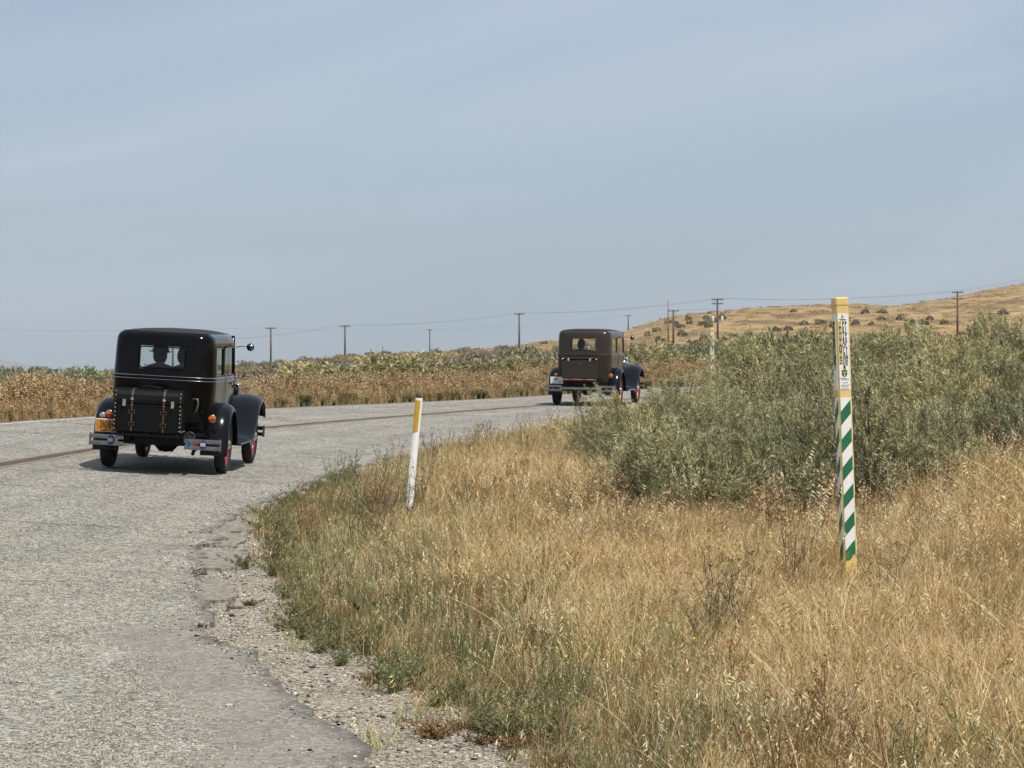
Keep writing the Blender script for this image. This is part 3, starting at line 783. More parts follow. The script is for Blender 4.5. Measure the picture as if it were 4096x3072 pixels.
def make_car(name, mat4, paint, fender, wheel_paint, label, cat, style):
    car = empty(name); car.matrix_world = mat4 @ Matrix.Diagonal((1.015, 1.015, 1.02, 1))
    tag(car, label, cat, 'vintage sedans driving along the road')
    # ---- body shell: plan outline of the right half, rear centre to windscreen pillar
    rc = [(0.0, -.665), (.10, -.664), (.20, -.66), (.27, -.655), (.29, -.653), (.33, -.648), (.44, -.630)]
    corner = [(.525, -.600), (.585, -.550), (.618, -.480), (.628, -.40)]
    side = [(.631, -.34), (.632, -.31), (.637, -.10), (.642, .10), (.645, .23), (.646, .26), (.647, .32), (.648, .35), (.655, .6), (.655, .9), (.648, 1.16), (.645, 1.20), (.636, 1.30)]
    half = rc + corner + side
    ncol_r = len(half)
    outline = [(-x, y) for x, y in half[:0:-1]] + half
    nc = len(outline); mid = ncol_r - 1
    nrm = []
    for i in range(nc):
        a = outline[max(i - 1, 0)]; c = outline[min(i + 1, nc - 1)]
        t = Vector((c[0] - a[0], c[1] - a[1])).normalized()
        nrm.append(Vector((t.y, -t.x)))                    # outward
    prof = [(.47, .085), (.52, .06), (.62, .03), (.78, .01), (.95, 0), (1.10, -.002), (1.135, -.002), (1.15, -.010), (1.165, -.010), (1.18, .000),
            (1.205, .001), (1.235, .003), (1.258, .004), (1.285, .006), (1.40, .010), (1.515, .014), (1.54, .016), (1.58, .018), (1.625, .022), (1.665, .036), (1.695, .066), (1.708, .105)]
    zi = {z: i for i, (z, _) in enumerate(prof)}
    def off(i, inset, z):
        x, y = outline[i]; n = nrm[i]
        k = inset * (1.0 if z < 1.6 else 1.0)
        return (x - n.x * k, y - n.y * k, z)
    rows = [[off(i, ins, z) for i in range(nc)] for z, ins in prof]
    def col_range(x0, y0, x1, y1): pass
    ri = {p: mid + k for k, p in enumerate(half)}          # right-hand column of an outline point
    li = {p: mid - k for k, p in enumerate(half)}
    wins = []
    wins.append((zi[1.258], zi[1.54], li[(.29, -.653)], ri[(.29, -.653)]))
    for a, c in (((.632, -.31), (.645, .23)), ((.648, .35), (.645, 1.20))):
        wins.append((zi[1.205], zi[1.54], ri[a], ri[c]))
        wins.append((zi[1.205], zi[1.54], li[c], li[a]))
    def skip(i, j):
        return any(a <= i < b2 and c <= j < d for a, b2, c, d in wins)
    b = MB(); b.grid(rows, skip)
    b.build('body', paint, car, subsurf=2, solid=0.03)
    # window glass, each pane set a little inside its opening
    for k, (a, b2, c, d) in enumerate(wins):
        g = MB()
        step = [[Vector(rows[i][j]) - Vector((nrm[j].x, nrm[j].y, 0)) * 0.018 for j in range(c, d + 1)] for i in (a, b2)]
        step[0] = [p - Vector((0, 0, .01)) for p in step[0]]; step[1] = [p + Vector((0, 0, .01)) for p in step[1]]
        g.grid(step); g.build('rear_window' if k == 0 else 'side_window', M['glass'], car, smooth=True)
        if k == 0:
            fr = MB()
            w0, w1 = rows[a][c], rows[b2][d]
            x0, x1, z0, z1 = w0[0] + .012, w1[0] - .012, w0[2] + .012, w1[2] - .012
            r0 = 0.03
            pts = []
            for cx, cz, a0 in ((x1 - r0, z1 - r0, 0), (x0 + r0, z1 - r0, 90), (x0 + r0, z0 + r0, 180), (x1 - r0, z0 + r0, 270)):
                for q in range(5):
                    an = R(a0 + q * 22.5); xx = cx + r0 * math.cos(an); zz = cz + r0 * math.sin(an)
                    pts.append((xx, -.662 + .1 * xx * xx + .012 * (zz - 1.4), zz))
            fr.tube(pts + [pts[0]], 0.008, 6, cap=False)
            fr.build('window_frame', M['black_paint'] if style == 'black' else M['interior'], car, smooth=True)
    # belt moulding pair and drip bead
    def bead(z, ins, rad, mat, nm, front=True):
        pts = [off(i, ins, z) for i in range(nc)]
        t = MB(); t.tube(pts, rad, 6); return t.build(nm, mat, car, smooth=True)
    line = M['chrome'] if style == 'black' else plain('maroon_coachline', (0.09, 0.012, 0.008), 0.3, coat=.4)
    bead(1.137, -.006, .0035, line, 'belt_moulding'); bead(1.178, -.003, .0035, line, 'belt_moulding')
    # roof panel with a crowned cloth top
    ring = [off(i, .105, 1.708) for i in range(nc)]
    xr, yr = ring[-1][0], ring[-1][1]
    frontedge = [(xr * (1 - 2 * t), 1.30 + .05 * math.sin(math.pi * t), 1.708) for t in (.15, .35, .5, .65, .85)]
    ring = ring + frontedge
    rr = []
    for s_ in (1.0, .93, .8, .6, .35, .12):
        rr.append([(p[0] * s_, (min(max(p[1], -.25), .95)) + (p[1] - min(max(p[1], -.25), .95)) * s_, 1.706 + .046 * (1 - s_ ** 3.2)) for p in ring])
    t = MB(); t.grid(rr, close=True)
    n_ = len(ring); o_ = (len(rr) - 1) * n_
    t.f.append(tuple(range(o_, o_ + n_))); t.mi.append(0)
    roof = t.build('roof', M['top_fabric'], car, smooth=True)
    t = MB(); t.tube([(p[0] * 1.004, p[1], p[2] - .002) for p in ring] + [tuple(ring[0])], .008, 6, cap=False)
    t.build('drip_bead', M['black_paint'], roof, smooth=True)
    # visor over the windscreen
    t = MB(); t.grid([[(x, 1.29 + .15 * v, 1.70 - .07 * v - .05 * x * x) for x in np.linspace(-.55, .55, 9)] for v in (0, .5, 1)])
    t.build('visor', M['black_paint'], car, smooth=True, solid=.012)
    # windscreen and frame
    t = MB(); t.grid([[(-.60, 1.30, 1.19), (.60, 1.30, 1.19)], [(-.58, 1.27, 1.66), (.58, 1.27, 1.66)]])
    t.build('windscreen', M['glass'], car)
    t = MB()
    for s_ in (-1, 1): t.tube([(s_ * .625, 1.31, 1.15), (s_ * .60, 1.285, 1.69)], .022, 6)
    t.tube([(-.61, 1.31, 1.18), (.61, 1.31, 1.18)], .018, 6); t.tube([(-.60, 1.28, 1.67), (.60, 1.28, 1.67)], .02, 6)
    t.build('windscreen_frame', paint, car, smooth=True)
    # cowl and hood
    secs = []
    for y, w, top in ((1.28, .638, 1.165), (1.42, .60, 1.175), (1.58, .53, 1.172), (1.60, .525, 1.172), (2.0, .43, 1.155), (2.5, .335, 1.13), (2.56, .325, 1.125)):
        sec = []
        for q in range(15):
            a = math.pi * q / 14
            cx, sx = math.cos(a), math.sin(a)
            x = w * math.copysign(abs(cx) ** .55, cx); z = .62 + (top - .62) * abs(sx) ** .62
            sec.append((-x, y, z))
        sec = [(-w * .98, y, .47)] + sec + [(w * .98, y, .47)]
        secs.append(sec)
    t = MB(); t.grid(secs); t.build('hood', paint if style == 'brown' else M['black_paint'], car, smooth=True, solid=.01)
    t = MB(); t.bbox((0, 2.60, .83), (.60, .09, .64), .03); rad = t.build('radiator_shell', M['chrome'], car)
    t = MB(); t.lathe([(.0, .05), (.025, .05), (.03, 0)], (0, 2.6, 1.15), 'z', 12); t.build('radiator_cap', M['chrome'], rad)
    for s_ in (-1, 1):
        t = MB(); t.lathe([(.0, -.13), (.05, -.12), (.09, -.07), (.115, 0), (.12, .05), (.118, .06)], (s_ * .40, 2.72, .94), 'y', 24)
        h = t.build('headlight', M['black_paint'] if style == 'black' else M['chrome'], car, smooth=True)
        t = MB(); t.lathe([(.0, .072), (.06, .07), (.112, .055)], (s_ * .40, 2.72, .94), 'y', 24); t.build('lens', M['clear_lens'], h, smooth=True)
    t = MB(); t.tube([(-.62, 2.70, .78), (-.4, 2.71, .82), (0, 2.72, .76), (.4, 2.71, .82), (.62, 2.70, .78)], .016, 8); t.build('headlight_bar', M['chrome'], car, smooth=True)
    # cowl lamps just ahead of the windscreen pillar
    for s_ in (-1, 1):
        t = MB(); t.lathe([(.0, -.07), (.035, -.05), (.045, 0), (.045, .03), (.0, .035)], (s_ * .68, 1.42, 1.06), 'y', 16)
        t.tube([(s_ * .60, 1.42, 1.02), (s_ * .68, 1.42, 1.03)], .01, 6); t.build('cowl_lamp', M['chrome'], car, smooth=True)
    # ---- fenders
    def sweep(path, xin, xout, nm, s_, crown=.02, drop=.085):
        path = [Vector((0, y, z)) for y, z in path]
        w = xout - xin
        cs = [(0, -.05), (.02, -.012), (.18, .004), (.5, crown), (.78, .004), (.92, -.025), (.985, -drop * .65), (1.0, -drop)]
        rws = []
        for i, p in enumerate(path):
            d = (path[min(i + 1, len(path) - 1)] - path[max(i - 1, 0)]).normalized()
            n = Vector((0, -d.z, d.y))
            if n.dot(p - Vector((0, 0 if p.y < 1 else 2.63, .36))) < 0: n = -n
            rws.append([(s_ * (xin + w * u), (p + n * h).y, (p + n * h).z) for u, h in cs])
        q = MB(); q.grid(rws)
        return q.build(nm, fender, car, subsurf=2, solid=.006)
    for s_ in (-1, 1):
        sweep([(.50, .35), (.475, .47), (.40, .63), (.27, .77), (.10, .85), (-.08, .87), (-.25, .825), (-.39, .73), (-.48, .60), (-.53, .46), (-.56, .33), (-.575, .24)], .50, .835, 'rear_fender', s_)
        sweep([(1.45, .35), (1.62, .38), (1.80, .47), (1.98, .61), (2.15, .755), (2.34, .865), (2.56, .91), (2.74, .885), (2.89, .81), (2.98, .71), (3.02, .62)], .40, .875, 'front_fender', s_, crown=.03)
        t = MB(); t.bbox((s_ * .745, .98, .342), (.25, 1.02, .03), .008); rb = t.build('running_board', M['chassis'], car)
        t = MB(); t.tube([(s_ * .868, .48, .35), (s_ * .868, 1.48, .35)], .011, 6); t.build('edge_trim', M['chrome'], rb)
        t = MB(); t.grid([[(s_ * .62, .35, .345), (s_ * .62, 1.7, .345)], [(s_ * .595, .35, .50), (s_ * .57, 1.7, .50)]]); t.build('splash_apron', M['fender_paint'], car, solid=.008)
    # ---- wheels
    def wheel(x, y, s_, nm='wheel'):
        e = bpy.data.objects.new(nm, None); link(e, car); e.location = (x, y, .358)
        t = MB()
        t.lathe([(.262, -.040), (.280, -.060), (.312, -.070), (.338, -.064), (.352, -.046), (.357, 0), (.352, .046), (.338, .064), (.312, .070), (.280, .060), (.262, .040), (.256, 0)], (0, 0, 0), 'x', 48, closed=True)
        t.build('tyre', M['rubber'], e, smooth=True)
        t = MB()
        t.lathe([(.262, -.046), (.268, -.044), (.264, -.03), (.254, -.02), (.252, 0), (.254, .02), (.264, .03), (.268, .044), (.262, .046), (.25, .024), (.247, 0), (.25, -.024)], (0, 0, 0), 'x', 40, closed=True)
        t.build('rim', wheel_paint, e, smooth=True)
        t = MB()
        for k in range(24):
            a = 2 * math.pi * (k + .5) / 24; a2 = a + (.16 if k % 2 else -.16)
            h = .055 if k % 3 else -.02
            t.tube([(s_ * h, .07 * math.cos(a2), .07 * math.sin(a2)), (0, .25 * math.cos(a), .25 * math.sin(a))], .0055, 5)
        t.build('spokes', wheel_paint, e, smooth=True)
        t = MB(); t.lathe([(.0, .098), (.035, .095), (.055, .08), (.062, .06)], (0, 0, 0), 'x', 24)
        if s_ < 0: t.v = [(-p[0], p[1], p[2]) for p in t.v]
        t.build('hub_cap', M['chrome'], e, smooth=True)
        t = MB(); t.lathe([(.0, .06), (.062, .06), (.085, .04), (.09, -.05), (.0, -.055)], (0, 0, 0), 'x', 24)
        if s_ < 0: t.v = [(-p[0], p[1], p[2]) for p in t.v]
        t.build('hub', wheel_paint, e, smooth=True)
        t = MB(); t.lathe([(.02, -.045), (.225, -.05), (.228, -.075), (.15, -.10), (.02, -.10)], (0, 0, 0), 'x', 24)
        if s_ < 0: t.v = [(-p[0], p[1], p[2]) for p in t.v]
        t.build('brake_drum', M['chassis'], e, smooth=True)
    for y in (0, 2.63):
        for s_ in (-1, 1): wheel(s_ * .71, y, s_)
    # ---- chassis under the floor
    t = MB()
    for s_ in (-1, 1): t.box((s_ * .36, .95, .43), (.07, 3.5, .09))
    t.box((0, .2, .485), (1.10, 1.70, .03)); t.box((0, 1.5, .485), (1.0, 1.0, .03)); t.box((0, -.60, .42), (.96, .08, .16)); t.box((0, 2.45, .42), (.6, .08, .12))
    t.box((-.15, -.45, .40), (.75, .2, .14))
    t.build('frame', M['chassis'], car)
    t = MB(); t.tube([(-.66, 0, .358), (-.16, 0, .358), (-.08, 0, .358), (.08, 0, .358), (.16, 0, .358), (.66, 0, .358)], [.035, .04, .13, .13, .04, .035], 14)
    t.lathe([(.0, -.1), (.10, -.09), (.135, -.03), (.135, .03), (.09, .1), (.05, .3)], (0, 0, .358), 'y', 16); t.build('rear_axle', M['chassis'], car, smooth=True)
    t = MB(); t.tube([(-.62, -.06, .40), (-.35, -.09, .49), (0, -.10, .52), (.35, -.09, .49), (.62, -.06, .40)], .028, 6); t.build('leaf_spring', M['chassis'], car)
    t = MB(); t.tube([(-.60, 2.63, .34), (-.3, 2.63, .28), (.3, 2.63, .28), (.60, 2.63, .34)], .028, 8); t.build('front_axle', M['chassis'], car)
    t = MB(); t.tube([(.30, 2.0, .36), (.32, .9, .33), (.33, .3, .31), (.40, -.35, .28), (.44, -.72, .255)], [.025, .06, .06, .022, .022], 10); t.build('exhaust_pipe', M['chassis'], car, smooth=True)
    t = MB(); t.box((0, 1.9, .45), (.4, .8, .22)); t.build('engine_pan', M['chassis'], car)
    # ---- interior
    t = MB(); t.bbox((0, .42, .66), (1.14, .52, .20), .04); t.bbox((0, .20, .90), (1.14, .14, .46), .05); t.build('front_seat', M['interior'], car)
    t = MB(); t.bbox((0, -.30, .66), (1.06, .45, .2), .04); t.bbox((0, -.52, .90), (1.02, .12, .44), .04); t.build('rear_seat', M['interior'], car)
    t = MB(); t.box((0, 1.24, 1.10), (1.16, .05, .12)); t.build('dashboard', M['interior'], car)
    rot = Matrix.Rotation(R(38), 3, 'X')
    t = MB(); ring2 = [Vector((.20 * math.cos(a), 0, .20 * math.sin(a))) for a in np.linspace(0, 2 * math.pi, 25)]
    rx = Matrix.Rotation(R(-35), 3, 'X')
    t.tube([rx @ p + Vector((-.30, .86, 1.10)) for p in ring2], .012, 6, cap=False)
    for a in (90, 210, 330): t.tube([Vector((-.30, .86, 1.10)), rx @ Vector((.2 * math.cos(R(a)), 0, .2 * math.sin(R(a)))) + Vector((-.30, .86, 1.10))], .009, 5)
    t.tube([(-.30, .86, 1.10), (-.30, 1.3, .80)], .018, 6); t.build('steering_wheel', M['interior'], car)
    # ---- tail lamps
    def lamp(x, z, y=-.69):
        t = MB(); t.lathe([(.0, .045), (.03, .04), (.043, .0), (.047, -.018), (.047, -.024), (.042, -.026)], (x, y, z), 'y', 24)
        h = t.build('tail_lamp', M['chrome'], car, smooth=True)
        for nm, z0, z1, mt in (('amber_lens', -.004, .043, M['amber']), ('red_lens', -.043, -.010, M['red_lens'])):
            pts = []
            for q in range(17):
                zz = z0 + (z1 - z0) * q / 16; hw = math.sqrt(max(.042 ** 2 - zz ** 2, 0)); pts.append((hw, zz))
            poly = [(-a, c) for a, c in pts] + [(a, c) for a, c in reversed(pts)]
            g = MB(); g.prism(poly, 0, .012, lambda px, pz, d: (x + px, y - .024 - d, z + pz)); g.build(nm, mt, h)
        t = MB(); t.tube([(x, y + .03, z - .02), (x, y + .06, z - .12), (x * .97, y + .14, z - .16)], .011, 6); t.build('lamp_bracket', M['chassis'], h)
        return h
    lamp(-.605, .69); lamp(.655, .695)
    # ---- mirrors
    t = MB(); t.tube([(.64, 1.28, 1.545), (.70, 1.29, 1.56), (.79, 1.27, 1.56)], .006, 6)
    t.lathe([(.0, .03), (.03, .024), (.047, 0), (.05, -.008), (.0, -.010)], (.83, 1.27, 1.555), 'y', 20); t.build('mirror', M['mirror'], car, smooth=True)
    for s_ in (-1, 1):
        t = MB(); t.tube([(s_ * .655, 1.02, 1.09), (s_ * .70, 1.02, 1.09), (s_ * .70, .92, 1.085)], .009, 6); t.build('door_handle', M['chrome'], car, smooth=True)
        t = MB(); t.tube([(s_ * .657, .34, .50), (s_ * .659, .34, 1.2)], .003, 4); t.build('door_seam', M['chassis'], car)
        t = MB(); t.tube([(s_ * .652, 1.22, .50), (s_ * .655, 1.22, 1.2)], .003, 4); t.build('door_seam', M['chassis'], car)
    # ---- bumpers
    def bar(pts, h, nm, par, mt=M['dull_chrome']):
        t = MB()
        rws = [[(p[0], p[1] - .005, p[2] - h / 2), (p[0], p[1] - .008, p[2]), (p[0], p[1] - .005, p[2] + h / 2), (p[0], p[1] + .006, p[2] + h / 2), (p[0], p[1] + .006, p[2] - h / 2)] for p in pts]
        t.grid(rws, close=True); n = len(pts)
        t.f.append((0, 1, 2, 3, 4)); t.mi.append(0); t.f.append(tuple((n - 1) * 5 + k for k in range(5))); t.mi.append(0)
        return t.build(nm, mt, par)
    def bumper(nm, xs, yf, zs, h):
        e = bpy.data.objects.new(nm, None); link(e, car)
        for z in zs: bar([(x, yf(x), z) for x in xs], h, 'bar', e)
        return e
    fb = bumper('front_bumper', list(np.linspace(-.86, .86, 15)), lambda x: 3.12 - .12 * x * x, (.45, .37), .048)
    for s_ in (-1, 1):
        t = MB(); t.box((s_ * .845, 3.03, .41), (.03, .03, .15)); t.build('end_clamp', M['dull_chrome'], fb)
        t = MB(); t.box((s_ * .36, 2.9, .41), (.05, .4, .04)); t.build('bracket', M['dull_chrome'], fb)
    if style == 'black':
        for s_, xa, xb in ((-1, -.795, -.37), (1, .37, .81)):
            rbm = bumper('rear_bumper', list(np.linspace(xa, xb, 7)), lambda x: -.99 + .18 * (abs(x) - .37) ** 2, (.425, .345), .05)
            t = MB(); xe = -.785 if s_ < 0 else .80
            t.bbox((xe, -.93, .385), (.022, .03, .15), .006); t.build('end_clamp', M['dull_chrome'], rbm)
            t = MB(); t.box((s_ * .46, -.78, .385), (.045, .42, .04)); t.build('bracket', M['dull_chrome'], rbm)
            ex = -.525 if s_ < 0 else .60
            pts = [(.038 * math.cos(a), .062 * math.sin(a)) for a in np.linspace(0, 2 * math.pi, 21)[:-1]]
            t = MB(); t.prism(pts, 0, .012, lambda x, z, d: (ex + x, -1.005 - d, .385 + z)); cl = t.build('emblem', M['blue_enamel'], rbm)
            t = MB(); t.bbox((ex, -1.022, .387), (.062, .012, .042), .006); t.build('emblem_band', M['white_enamel'], cl)
            if s_ > 0:
                t = MB(); t.bbox((.50, -.985, .387), (.075, .012, .02), .004); t.build('reflector', M['red_lens'], rbm)
                pts = [(.022 * math.cos(a) * (.75 if math.cos(a) < 0 else 1), .036 * math.sin(a)) for a in np.linspace(0, 2 * math.pi, 21)[:-1]]
                t = MB(); t.prism(pts, 0, .014, lambda x, z, d: (.405 + x, -1.012 - d, .378 + z)); t.build('reflector', M['blue_reflector'], rbm)
        # clear lamp beside the left tail lamp
        t = MB(); t.lathe([(.0, .05), (.028, .04), (.038, 0), (.040, -.02), (.036, -.022)], (-.685, -.70, .665), 'y', 20); bl = t.build('reversing_lamp', M['chrome'], car, smooth=True)
        t = MB(); t.lathe([(.0, -.032), (.02, -.03), (.037, -.02)], (-.685, -.70, .665), 'y', 20); t.build('lens', M['clear_lens'], bl, smooth=True)
        # plate
        t = MB(); t.bbox((-.585, -.79, .548), (.345, .012, .160), .006); pl = t.build('licence_plate', M['plate_white'], car)
        t = MB(); t.box((-.585, -.799, .548), (.329, .006, .146)); t.build('plate_face', M['plate_orange'], pl)
        text_mesh('plate_number', '3K\u00b784', .125, M['ink'], pl, (-.612, -.8035, .556), sx=.60, bold=.0022)
        text_mesh('plate_state', 'CAL', .026, M['ink'], pl, (-.655, -.8035, .489), sx=1.2, bold=.0008)
        text_mesh('plate_year', '30', .030, M['ink'], pl, (-.535, -.8035, .489), sx=1.0, bold=.0008)
        t = MB(); t.tube([(-.585, -.785, .60), (-.55, -.62, .60)], .012, 6); t.build('plate_bracket', M['chassis'], pl)
        # ---- travelling trunk on its rack
        tx, y0, y1, z0, z1 = -.075, -1.12, -.71, .505, 1.02
        hw = .405
        tr = bpy.data.objects.new('luggage_trunk', None); link(tr, car)
        zl = .845
        t = MB(); t.bbox((tx, (y0 + y1) / 2, (z0 + zl) / 2 - .002), (2 * hw, y1 - y0, zl - z0), .012); t.build('trunk_box', M['trunk_black'], tr)
        pr = [(y1, zl + .003), (y0 - .006, zl + .003), (y0 - .008, zl + .05), (y0 + .004, zl + .105), (y0 + .035, zl + .150), (y0 + .08, z1 - .006), (y0 + .15, z1), (y1, z1)]
        t = MB(); t.prism(pr, -hw - .006, hw + .006, lambda a, c, d: (tx + d, a, c)); t.build('trunk_lid', M['trunk_black'], tr, bevel=.006)
        t = MB(); t.tube([(tx - .14, y0 + .16, z1 - .002), (tx - .11, y0 + .14, z1 + .022), (tx, y0 + .13, z1 + .032), (tx + .11, y0 + .14, z1 + .022), (tx + .14, y0 + .16, z1 - .002)], .012, 8); t.build('handle', M['trunk_black'], tr, smooth=True)
        for xx in (-.19, .195):
            t = MB()
            prof2 = [(y0 + .30, z1 + .004), (y0 + .15, z1 + .005), (y0 + .075, z1 - .002), (y0 + .028, zl + .152), (y0 - .004, zl + .106), (y0 - .014, zl + .05), (y0 - .013, zl), (y0 - .008, .70), (y0 - .006, z0 + .005)]
            t.grid([[(tx + xx - .011, a, c) for a, c in prof2], [(tx + xx + .011, a, c) for a, c in prof2]])
            st = t.build('strap', M['leather'], tr, solid=.004)
            t = MB(); t.bbox((tx + xx, y0 - .016, zl + .055), (.034, .008, .03), .003); t.build('buckle', M['chrome'], st)
            t = MB(); t.bbox((tx + xx, y0 - .013, zl - .018), (.032, .006, .007), .002); t.build('buckle', M['chrome'], st)
            for zz in (.745, .600):
                t = MB(); t.bbox((tx + xx, y0 - .012, zz), (.068, .006, .016), .003); t.build('strap_loop', M['trunk_black'], st)
                t = MB()
                for ax in (-.031, .031):
                    for az in (-.014, .014): t.lathe([(.0, -.006), (.0045, -.004), (.0065, 0)], (tx + xx + ax, y0 - .008, zz + az), 'y', 8)
                tag(t.build('studs', M['brass'], st), kind='stuff')
        for xx in (-.285, .30):
            t = MB(); t.bbox((tx + xx, y0 - .012, zl + .005), (.042, .016, .085), .006); t.lathe([(.0, -.02), (.012, -.016), (.016, 0)], (tx + xx, y0 - .02, zl - .025), 'y', 10); t.lathe([(.0, -.02), (.010, -.016), (.014, 0)], (tx + xx, y0 - .02, zl + .035), 'y', 10); t.build('latch', M['chrome'], tr)
        for s_ in (-1, 1):
            t = MB()
            zz = z0 + .03
            while zz < z1 - .03:
                yy = y0 - .001 if zz < zl else y0 + .002 + max(0, (zz - zl - .05)) ** 2 * 2.3
                t.lathe([(.0, -.008), (.005, -.005), (.007, 0)], (tx + s_ * (hw - .012), yy - .004, zz), 'y', 8); zz += .05
            yy = y0 + .03
            while yy < y1:
                t.lathe([(.0, s_ * .008), (.005, s_ * .005), (.007, 0)], (tx + s_ * hw, yy, z0 + .02), 'x', 8); yy += .05
            zz = z0 + .04
            while zz < zl:
                t.lathe([(.0, s_ * .008), (.005, s_ * .005), (.007, 0)], (tx + s_ * (hw + .001), y0 + .02, zz), 'x', 8); zz += .05
            tag(t.build('studs', M['brass'], tr), kind='stuff')
        t = MB()
        for xx in (-.36, 0, .36): t.box((tx + xx, -.90, .485), (.035, .48, .02))
        for yy in (-1.11, -.90, -.72): t.box((tx, yy, .468), (.84, .03, .014))
        for xx in (-.36, .36): t.tube([(tx + xx, -1.05, .47), (tx + xx, -.62, .40)], .014, 6)
        t.build('luggage_rack', M['chassis'], car)
        # round hand wheel of the jack under the rack
        t = MB(); cc = Vector((.43, -.98, .47))
        t.tube([cc + Vector((.062 * math.cos(a), 0, .062 * math.sin(a))) for a in np.linspace(0, 2 * math.pi, 21)], .007, 6, cap=False)
        for a in range(0, 360, 60): t.tube([cc, cc + Vector((.06 * math.cos(R(a)), 0, .06 * math.sin(R(a))))], .005, 5)
        t.build('jack_wheel', plain('grey_iron', (.06, .06, .06), .5, metal=.6), car)
        t = MB(); t.tube([(.40, -.72, .92), (.47, -.74, .92), (.475, -.74, .86), (.46, -.74, .78), (.42, -.73, .74)], .014, 8); t.build('trunk_bracket', plain('grey_bracket', (.09, .09, .085), .5, metal=.5), car, smooth=True)
    else:
        rb = bpy.data.objects.new('rear_bumper', None); link(rb, car)
        for s_ in (-1, 1):
            for z in (.445, .355): bar([(s_ * x, -.99 + .16 * (x - .37) ** 2, z) for x in np.linspace(.42, .82, 6)], .05, 'bar', rb)
            
            for nm, c_, d_3 in (('clamp', (s_ * .62, -.985, .40), (.022, .02, .13)), ('end_clamp', (s_ * .81, -.95, .40), (.02, .03, .14)), ('bracket', (s_ * .46, -.78, .40), (.045, .42, .04))):
                t = MB(); t.bbox(c_, d_3, .005); t.build(nm, M['dull_chrome'], rb)
        bar([(x, -.995, .40) for x in np.linspace(-.46, .46, 5)], .055, 'bar', rb)
        t = MB(); t.bbox((-.575, -.80, .575), (.30, .012, .155), .006); pl = t.build('licence_plate', M['plate_white'], car)
        t = MB(); t.bbox((-.60, -.808, .60), (.10, .004, .05), .01); t.build('plate_mark', M['plate_grey'], pl)
        t = MB(); t.bbox((-.50, -.808, .55), (.06, .004, .03), .008); t.build('plate_mark', M['plate_grey'], pl)
        t = MB(); t.tube([(-.575, -.795, .62), (-.55, -.62, .60)], .012, 6); t.build('plate_bracket', M['chassis'], pl)
        # painted metal trunk
        tx, y0, y1, z0, z1, hw = -.01, -1.05, -.68, .62, 1.10, .405
        tr = bpy.data.objects.new('luggage_trunk', None); link(tr, car)
        t = MB(); t.bbox((tx, (y0 + y1) / 2, (z0 + z1) / 2 - .02), (2 * hw, y1 - y0, z1 - z0 - .04), .02); t.build('trunk_box', paint, tr)
        t = MB(); t.bbox((tx, (y0 + y1) / 2 - .004, z1 - .012), (2 * hw + .02, y1 - y0 + .02, .05), .018); t.build('trunk_lid', paint, tr)
        for xx in (-.385, -.255, .24, .385):
            big = abs(xx) < .3
            t = MB(); t.bbox((tx + xx, y0 - .012, z1 - .035 - (.02 if big else 0)), (.05 if big else .035, .016, .06 if big else .03), .008)
            t.lathe([(.0, -.022), (.014, -.018), (.02, 0)], (tx + xx, y0 - .016, z1 - .035), 'y', 12); t.build('latch', M['chrome'], tr, smooth=True)
        t = MB(); t.bbox((tx, y0 - .006, z1 - .13), (.014, .01, .026), .003); t.build('keyhole', M['chrome'], tr)
        t = MB(); t.bbox((tx - .02, y0 + .01, z0 - .018), (.74, .02, .026), .005); sb = t.build('sill_bar', plain('tan_wood_strip', (.28, .17, .11), .6), tr)
        for xx in (-.20, .115):
            t = MB(); t.bbox((tx + xx, y0 - .006, z0 - .018), (.085, .012, .034), .005); t.build('reflector', M['red_lens'], sb)
        t = MB(); t.box((0, -.86, .56), (.80, .30, .03)); lr = t.build('luggage_rack', M['chassis'], car)
        t = MB(); t.tube([(-.40, -.98, .52), (.36, -.98, .52)], .008, 6); t.build('rack_rail', M['chassis'], lr)
        t = MB(); t.box((.44, -.95, .53), (.10, .03, .02)); t.build('rack_step', M['chassis'], lr)
    return car

CAR1 = orient(-4.385, 36.5, 2.0)
CAR2 = orient(1.76, 67.6, 11.3)
make_car('vintage_sedan', CAR1, M['black_paint'], M['fender_paint'], M['red_wheel'], 'glossy black vintage sedan with strapped black luggage trunk and red wire wheels', 'car', 'black')
make_car('vintage_sedan', CAR2, M['brown_paint'], M['fender_paint'], M['orange_wheel'], 'brown vintage sedan with black fenders and orange wheels, farther along the road', 'car', 'brown')

